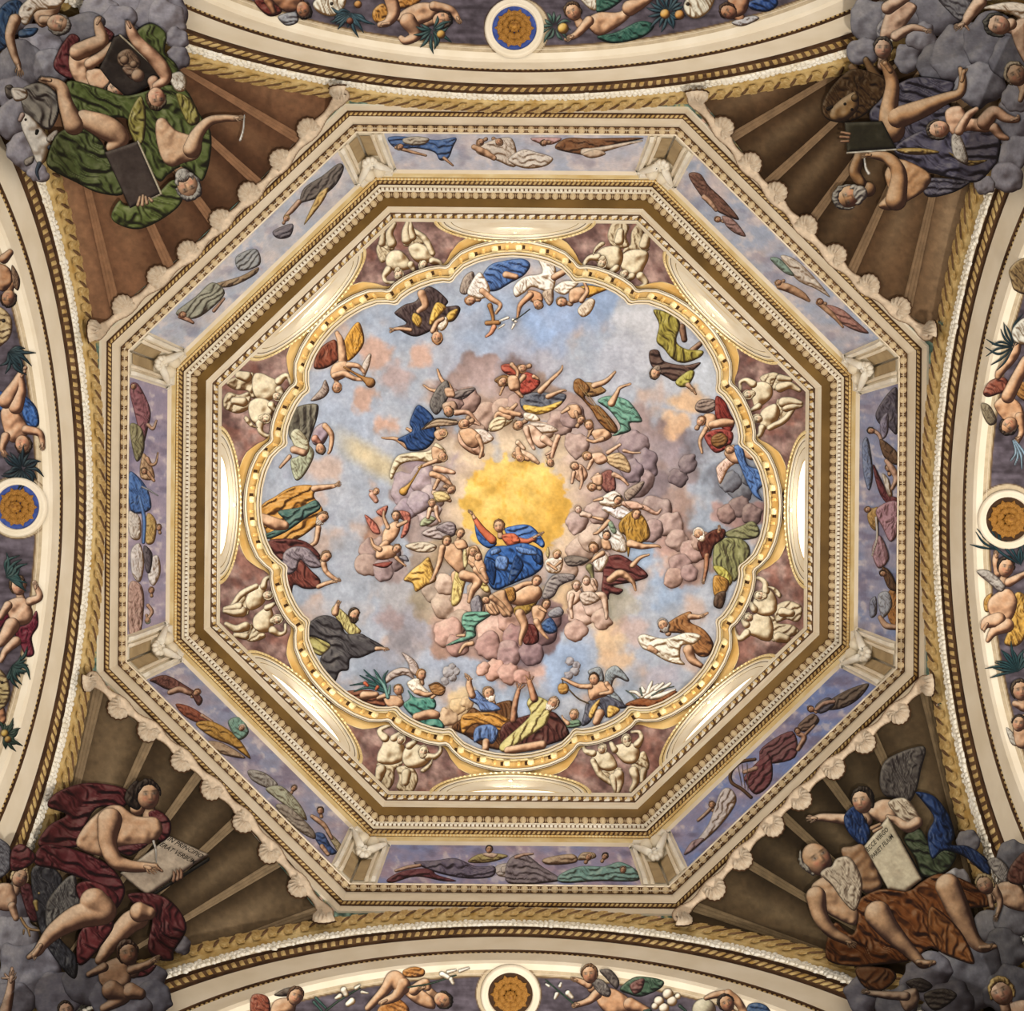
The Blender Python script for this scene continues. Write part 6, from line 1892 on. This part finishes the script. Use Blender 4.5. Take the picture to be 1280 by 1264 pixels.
P('picture', 'painted dark framed picture of heads carried by two children', 'picture', A1, """
panel! 2c2420: 568,186 602,174 826,380 640,492 556,420 498,342
edge~ dcd0b0: 600,176,5 826,382,5
figure 8c6c52 40 24: 590,270 650,245 705,310 680,350 600,330
figure 7a5c46 40 24: 610,340 680,330 720,380 660,400
face~ b08c6c: 622,300,24 | 668,322,20 | 690,378,34
""")
P('person', 'painted grey bearded man in green, upside down, beside a dark tablet', 'person', A1, """
cloak 56642e 60 40: 690,150 760,118 832,170 826,262 882,322 902,392 872,392 826,305 750,262 690,200
cloak 4e5a28 50 46: 335,408 500,440 620,478 730,456 820,425 930,450 992,560 1054,660 1050,800 1012,905 960,862 902,842 842,872 790,905 700,760 640,600 500,592 390,562
cloak 4a5428 30 50: 292,665 402,640 500,700 542,780 622,962 500,967 378,912 248,842 238,782
cloak 56622a 20 44: 598,1002 640,1030 762,990 862,900 912,942 902,1022 802,1102 690,1147 590,1122 556,1078
mantle 8a8038 70 40: 640,600 700,480 730,560 720,700 680,720 | 880,470 960,500 1000,600 940,620
torso: 780,610 820,590 880,650 960,680 1010,720 990,790 920,815 860,835 812,800 782,700
body: 420,592,44 530,640,62 600,690,48 560,735,30 | 370,625,52 330,520,38 308,440,30 255,410,22 205,400,12
foot 30 170 1: 240,400
body: 960,745,46 988,670,34 1045,608,25 1120,592,19 1180,592,15 1222,588,8
hand 26 5 1: 1180,590
head 66 -65 0.15 7f7a72 9a958c: 942,932
""", skin='c09670')
P('tablet', 'painted blank dark tablet gripped by the upside down bearded man', 'tablet', A1, """
board! 3c312c: 522,762 690,705 806,970 650,1042
edge~ dccfae: 690,707,5 806,970,5 | 806,970,4 740,1000,3
hand~ c09670: 690,1025,10 700,985,7 | 712,1025,10 715,978,7 | 735,1015,10 728,985,7 | 760,1005,9 745,990,6
""")
P('quill', 'painted white quill in the hand of the upside down bearded man', 'quill', A1, """
quill~ e6e2da: 1222,575,3 1216,650,5 1202,700,7 1205,680,3
""")
P('child', 'painted winged child behind the dark picture, seen head down', 'child', A1, """
wing d2cabc 60 16: 848,382 902,358 934,402 922,455 878,452
body: 640,115,14 658,160,26 690,212,30 760,280,34 815,350,36 830,395,26 780,430,20
foot 22 115 1: 648,130
head 54 -80 -0.3 46321f: 782,492
""", skin='cf9c78')
# ---------------- upper right
clouds('painted dark grey clouds filling the upper right corner', D1, '77757c', [
 (0, '520,100,115'), (0, '700,70,110'), ('6c6a72', '850,60,120'), ('807e86', '480,260,75'), ('7c7a82', '700,290,75'), ('85838a', '770,190,75'), ('65636a', '830,330,100'), ('716f76', '960,270,160'), ('6a6870', '1120,200,140'), ('7d7b82', '1060,420,120'), ('64626a', '1230,300,120'), ('7f7d86', '1220,620,110'), ('87858e', '1240,760,90'), ('8f8c96', '1200,880,80'), ('94919a', '1080,925,50'), ('8a8890', '1250,480,80')])
P('angel', 'painted pale flying child diving through the upper right clouds', 'angel', D1, """
wing 7c7a80 60 16: 540,140 590,90 620,180 560,215
torso=bd977a: 585,75 655,5 745,30 705,105 640,180 560,205
body=bd977a: 640,180,28 715,140,20 770,145,14 810,162,7 | 600,40,34 690,-20,30
hand 24 -10 1: 785,150
head 52 90 0 3c342e: 575,242
""", skin='bd977a')
P('angel', 'painted dark haired angel reaching down from the top right corner', 'angel', D1, """
wing 6a686c 40 24: 850,-20 905,60 965,105 1010,60 1010,-20
robe d8cbb8 20 30: 1075,40 1200,10 1300,30 1300,110 1200,65
torso: 1215,130 1300,100 1300,320 1245,250
body: 1060,10,36 1005,80,27 985,115,18 940,135,10 | 985,125,10 1005,150,5 | 1215,120,30 1190,130,30
hand 32 205 -1: 970,122
head 62 165 0.2 3c3a34: 1148,125
""", skin='c8a080')
P('angel', 'painted blond angel at the right edge of the upper right group', 'angel', D1, """
body: 1290,420,26 1262,500,14
head 60 120 0.2 a8987c: 1240,372
""", skin='b8906c')
P('lion', 'painted brown maned lion looking out behind the reader', 'lion', D1, """
paw~ 70502e: 585,440,36 540,385,26 495,310,18 490,295,12 | 432,352,22 418,335,18
mane 452d15 60 24: 275,510 330,420 420,345 520,362 592,405 582,480 502,562 420,605 340,612 280,582
torso=77552e: 320,540 380,485 440,460 455,530 415,585 350,612 310,590
eye~ 140c06: 385,520,8 | 420,548,8
nose~ 1c1008: 300,545,10 318,535,8
ear~ 5c4222: 435,490,20
""")
P('person', 'painted grey bearded man in violet drapery reading a dark book upside down', 'person', D1, """
cloak 433f4e 30 40: 508,592 560,500 650,420 750,385 880,400 935,425 900,520 1050,600 1150,640 1150,800 1040,902 900,882 760,832 640,752
body: 620,650,66 605,560,48 622,430,36 600,350,28 575,318,18 | 650,590,56 780,540,46 890,492,30 960,465,24 975,400,20 962,345,12
foot 36 125 1: 605,345
foot 34 75 -1: 972,390
cloak 4a4658 20 44: 630,745 760,655 850,645 1000,660 1150,650 1152,790 1130,832 1040,912 880,882 720,832
lining 9c7c3a 20 30: 640,745 760,740 860,760 780,775 680,770 | 900,760 1000,800 1100,800 1000,830
drape 4e4a58 10 30: 800,892 960,900 1010,912 930,962 820,987 778,962
torso: 600,960 585,860 660,795 810,870 785,950 690,1012 620,1052 550,1030
body=8a6038: 460,780,30 435,860,30 470,920,26
body: 640,1000,54 655,870,40 605,795,30 530,775,20 480,775,13
hand 30 185 1: 505,775
head 68 200 -0.2 6f6960 8c8478: 400,985
""", skin='ab7c50')
P('book', 'painted dark book held open by the reader in violet', 'book', D1, """
cover! 2b271a: 382,612 572,606 642,742 396,762
pages~ dcd4c0: 396,765,5 640,748,5
hand~ 9c6c48: 408,670,8 368,662,7 | 405,688,8 362,684,7 | 402,706,8 366,708,7
""")
P('quill', 'painted white quill in the hand of the reader in violet', 'quill', D1, """
quill~ dedad0: 482,790,4 490,840,7 505,868,9
""")
P('child', 'painted nude child with small wings tumbling above the violet drapery', 'child', D1, """
wing a8a094 60 14: 918,680 962,678 1002,790 982,820 928,782
torso: 885,560 960,530 1010,590 1085,590 1130,620 1100,662 1000,655 920,675
body: 1085,610,42 1130,560,32 1190,590,24 1245,600,14 1250,580,8 | 1130,640,26 1165,680,20 1195,692,12
foot 22 20 1: 1225,598
body: 955,655,24 1000,580,20 1042,545,12
head 54 190 0.2 3c3026: 852,648
""", skin='cfa07c')
# ---------------- lower left
clouds('painted grey violet clouds filling the lower left corner', A5, '77757e', [
 (0, '40,760,110'), ('85838a', '60,900,130'), (0, '150,1080,170'), ('6c6a76', '280,1190,130'), ('5f5e68', '440,1130,120'), ('62616c', '560,1200,110'), ('6a6974', '720,1130,110'), ('60606c', '760,1210,95'), ('6c6b76', '640,1264,110'), ('7c7a82', '905,935,50'), ('74727c', '60,1240,120')])
P('angel', 'painted angel arm and wing rising in the bottom left corner', 'angel', A5, """
wing 6a6a70 60 20: -30,410 30,420 58,470 50,560 -30,600
body: 20,1290,34 45,1190,24 58,1110,18 60,1050,8 | 50,1110,10 25,1080,6 | 48,1100,9 10,1100,5
hand 34 80 1: 56,1110
head 44 110 0.2 2c2018: 330,1262
""", skin='b88e70')
P('child', 'painted blond winged child at the left edge beside the eagle', 'child', A5, """
cloth 4c1e22 60 20: 100,640 160,640 205,790 150,810
torso: -30,640 60,630 85,720 45,765 -30,740
body: 60,740,22 80,800,16
head 48 70 0.4 b89c6c: 100,595
""", skin='b88e6c')
P('eagle', 'painted dark eagle with folded wing under the crimson cloak', 'eagle', A5, """
plumage 35353a 70 26: 155,570 240,538 312,600 290,700 250,780 300,900 385,1000 372,1105 280,1010 200,860
wing 56524e 75 20: 245,700 330,600 378,592 388,680 415,720 362,762 245,860 228,770
beak~ 9a8040: 178,720,14 186,760,7
eye~ d0b060: 195,675,6
claw~ b08a5a: 105,800,8 140,850,8 195,862,6 | 140,850,7 150,890,5 | 120,860,6 118,880,4
""")
tb = P('tablet', 'painted pale tablet inscribed IN PRINCIPIO ERAT VERBUM on the knee of the crimson man', 'tablet', A5, """
edge! 14100c: 740,690 1048,492 1048,512 745,705
board! a08e78: 600,575 850,390 1046,482 738,688 640,610
""")
lettering(tb, ['IN PRINCIPIO', 'ERAT VERBUM'], (832/4, 948+408/4), (172/4, 92/4), (-38/4, 28/4), 9.2)
P('person', 'painted young man in crimson looking up with pen over an inscribed tablet', 'person', A5, """
cloak 521c1e 20 44: 285,170 442,122 640,158 622,242 482,252 402,402 380,445 195,440 240,340 332,282 238,242
cloak 561e20 30 40: 740,270 790,260 850,310 850,380 800,420 760,340
torso: 385,442 420,342 520,250 600,236 682,288 785,298 812,370 742,432 600,442 520,492
cloak 4a181c 10 30: 580,450 660,430 740,428 700,462 640,490
cloak 541c20 30 44: 185,462 240,430 382,460 522,520 602,600 624,680 562,762 482,642 300,562 178,532
cloak 581e22 40 30: 58,462 110,428 182,490 140,542 58,562
body: 690,800,56 640,830,54 560,920,40 500,1010,26
cloak 4e1a1c 60 44: 640,680 782,680 882,740 934,850 872,962 862,1012 780,1002 738,942 762,800 700,760
cloak 5c2022 60 40: 380,640 482,618 592,690 564,780 562,860 442,1012 388,1024 388,900 430,800
body: 470,720,72 520,770,62 400,790,62 280,860,44 215,930,28 190,965,24 145,995,13
foot 40 -125 1: 195,950
body: 700,770,52 745,775,34
cloak 5a2024 30 26: 650,1080 780,1030 745,1082 682,1097
body: 550,310,62 540,420,46 575,510,40 640,538,32 735,545,24 780,540,14 | 780,545,14 812,565,6 | 688,250,38 700,215,38
hand 38 -20 1: 735,545
body=8a5c40: 868,612,10 872,588,9 868,568,6 | 888,606,10 892,580,9 886,560,6 | 906,598,10 908,572,9 902,556,6
hair 271b14 80 20: 640,150 690,110 712,210 690,260 640,235 622,200
head 70 95 0.35 271b14: 740,185
""", skin='b88c66')
P('quill', 'painted white quill in the hand of the crimson man', 'quill', A5, """
quill~ cfc8bc: 782,520,3 780,460,5 768,415,7
""")
P('child', 'painted dark haired nude child seated on the lower left clouds', 'child', A5, """
torso: 505,1040 600,995 655,1060 642,1140 560,1165 498,1120
body: 560,1160,52 620,1195,32 520,1250,22 | 655,1165,44 700,1178,30
body: 655,1060,23 730,1035,20 775,1005,14 795,990,8 | 520,1045,24 445,1080,15
hand 26 25 1: 765,1012
head 60 105 0.2 3a2418: 640,975
""", skin='9c7454')
# ---------------- lower right
clouds('painted dark grey clouds filling the lower right corner', D5, '66656a', [
 ('77757a', '1000,420,60'), ('6a696e', '1230,500,80'), ('8c8a8c', '950,610,62'), ('77767a', '1110,840,85'), ('6c6b70', '1220,800,100'), ('5a595e', '1180,960,110'), ('5f5e64', '1000,1080,170'), ('6e6c74', '780,1090,120'), ('66646e', '480,1180,100'), ('54535a', '1220,1160,130'), ('5c5b62', '640,1250,110'), ('524f56', '900,1240,120')])
P('angel', 'painted dark winged angel in blue and green pointing to the left', 'angel', D5, """
wing 4c453f 75 24: 558,100 600,0 780,-60 765,60 742,160 702,222 640,200 578,182
skirt 38422a 40 36: 680,400 760,355 822,440 942,480 882,572 780,592 738,500
scarf 1c3260 60 34: 738,168 832,190 902,280 934,380 920,432 1002,440 1100,510 1112,592 1062,562 980,492 880,462 820,502 798,380 830,300 778,222
body: 470,310,30 385,305,27 275,296,20 235,300,14 195,298,6 | 240,305,10 215,320,5
hand 30 175 -1: 235,300
torso: 500,270 560,208 640,220 650,300 580,332
blouse b8a88c 50 28: 600,220 682,198 742,260 764,322 690,342 640,282
scarf 1c3260 70 28: 380,290 440,238 500,330 512,380 480,442 402,372
body: 745,320,30 700,345,28 640,310,20 600,295,14
head 62 100 -0.6 241a12: 472,212
""", skin='b08a68')
P('person', 'painted bald white bearded man in orange brown drapery seated on clouds', 'person', D5, """
robe 5a3012 50 44: 440,1050 600,1050 642,1100 560,1168 480,1142
torso: 215,650 260,600 340,570 440,640 470,720 440,832 340,800 255,740
torso=86603e: 365,470 420,440 485,440 562,590 560,650 470,665
robe 6a3814 40 50: 295,902 340,820 420,882 452,790 440,720 560,655 700,662 765,620 850,578 962,600 1082,670 1105,740 1000,762 992,900 1034,1022 960,1012 850,962 800,952 720,1012 560,1032 440,1042 300,1012
body: 900,640,64 955,760,58 1015,890,40 1070,945,28 1135,942,12
foot 34 5 1: 1075,945
mantle 74421a 60 44: 820,740 960,860 1034,1020 960,1010 850,960 800,860
body: 550,780,68 600,850,56 680,935,40 745,1000,28 775,1028,24 830,1022,12
foot 38 -10 1: 765,1020
body: 240,690,50 262,790,40 320,870,30 390,910,22 430,935,12
hand 32 -25 1: 400,918
head 84 125 0.5 x8a8272: 245,505
beard b0a086 70 20: 262,580 292,548 318,540 345,500 415,500 472,620 440,760 380,720 322,640
""", skin='a8805a')
tb = P('tablet', 'painted tall tablet inscribed ECCE VIRGO PARIET FILIUM between angel and bald man', 'tablet', D5, """
edge! 100c0a: 600,292 780,600 765,615 592,300
board! b5a88a: 480,440 600,290 770,605 690,668 600,655
hand~ a8805a: 520,350,12 560,330,8 | 530,365,10 568,345,7
""")
lettering(tb, ['ECCE VIRGO', 'PARIET FILIUM'], (960+500/4, 948+470/4), (104/4, -110/4), (24/4, 36/4), 8.0)
P('child', 'painted blond child hiding its face among the lower right clouds', 'child', D5, """
wing 8a847c 60 16: 1098,520 1150,498 1205,560 1182,632
torso: 1135,640 1220,618 1290,680 1290,765 1180,735
body: 1130,650,24 1160,715,17 1142,800,10 | 1110,690,14 1120,740,14
hand 24 -110 1: 1145,785
head 50 120 -0.3 a08a5c: 1085,632
""", skin='b08a68')
P('angel', 'painted rust coloured winged head at the right edge of the lower right group', 'angel', D5, """
wing 5c3428 60 20: 1195,590 1225,520 1290,470 1300,620 1220,628
""")
P('child', 'painted child with dark wings stretching at the bottom of the lower right group', 'child', D5, """
wing 342c28 20 16: 688,1122 762,1098 824,1140 762,1172
torso: 655,1180 740,1150 755,1220 690,1270
body: 690,1190,24 600,1185,20 520,1175,14 475,1165,8
hand 24 170 1: 500,1170
wing 3a322c 20 18: 778,1182 880,1150 945,1190 835,1264
""", skin='94765c')
P('angel', 'painted blond angel looking up in the bottom right corner', 'angel', D5, """
torso: 1180,1240 1290,1210 1300,1300 1180,1300
body: 1180,1220,26 1190,1260,26
head 68 115 -0.2 b0904e: 1168,1168
""", skin='c09878')

for o in list(bpy.data.objects):      # repeats carry one group phrase
    if o.parent is None and o.get('label') and not o.get('group'):
        g = {'pilaster': 'folded pilasters at the corners of the frieze', 'rosette': 'gilt rosettes under the arches', 'arch': 'moulded arches around the dome',
             'shell_border': 'shell borders of the pendentives', 'frieze_painting': 'painted panels of the frieze', 'window': 'half-oval windows of the dome'}.get(o.name.split('.')[0].rstrip('_12345678') if o.name.startswith('window') else o.name.split('.')[0])
        if g: o['group'] = g
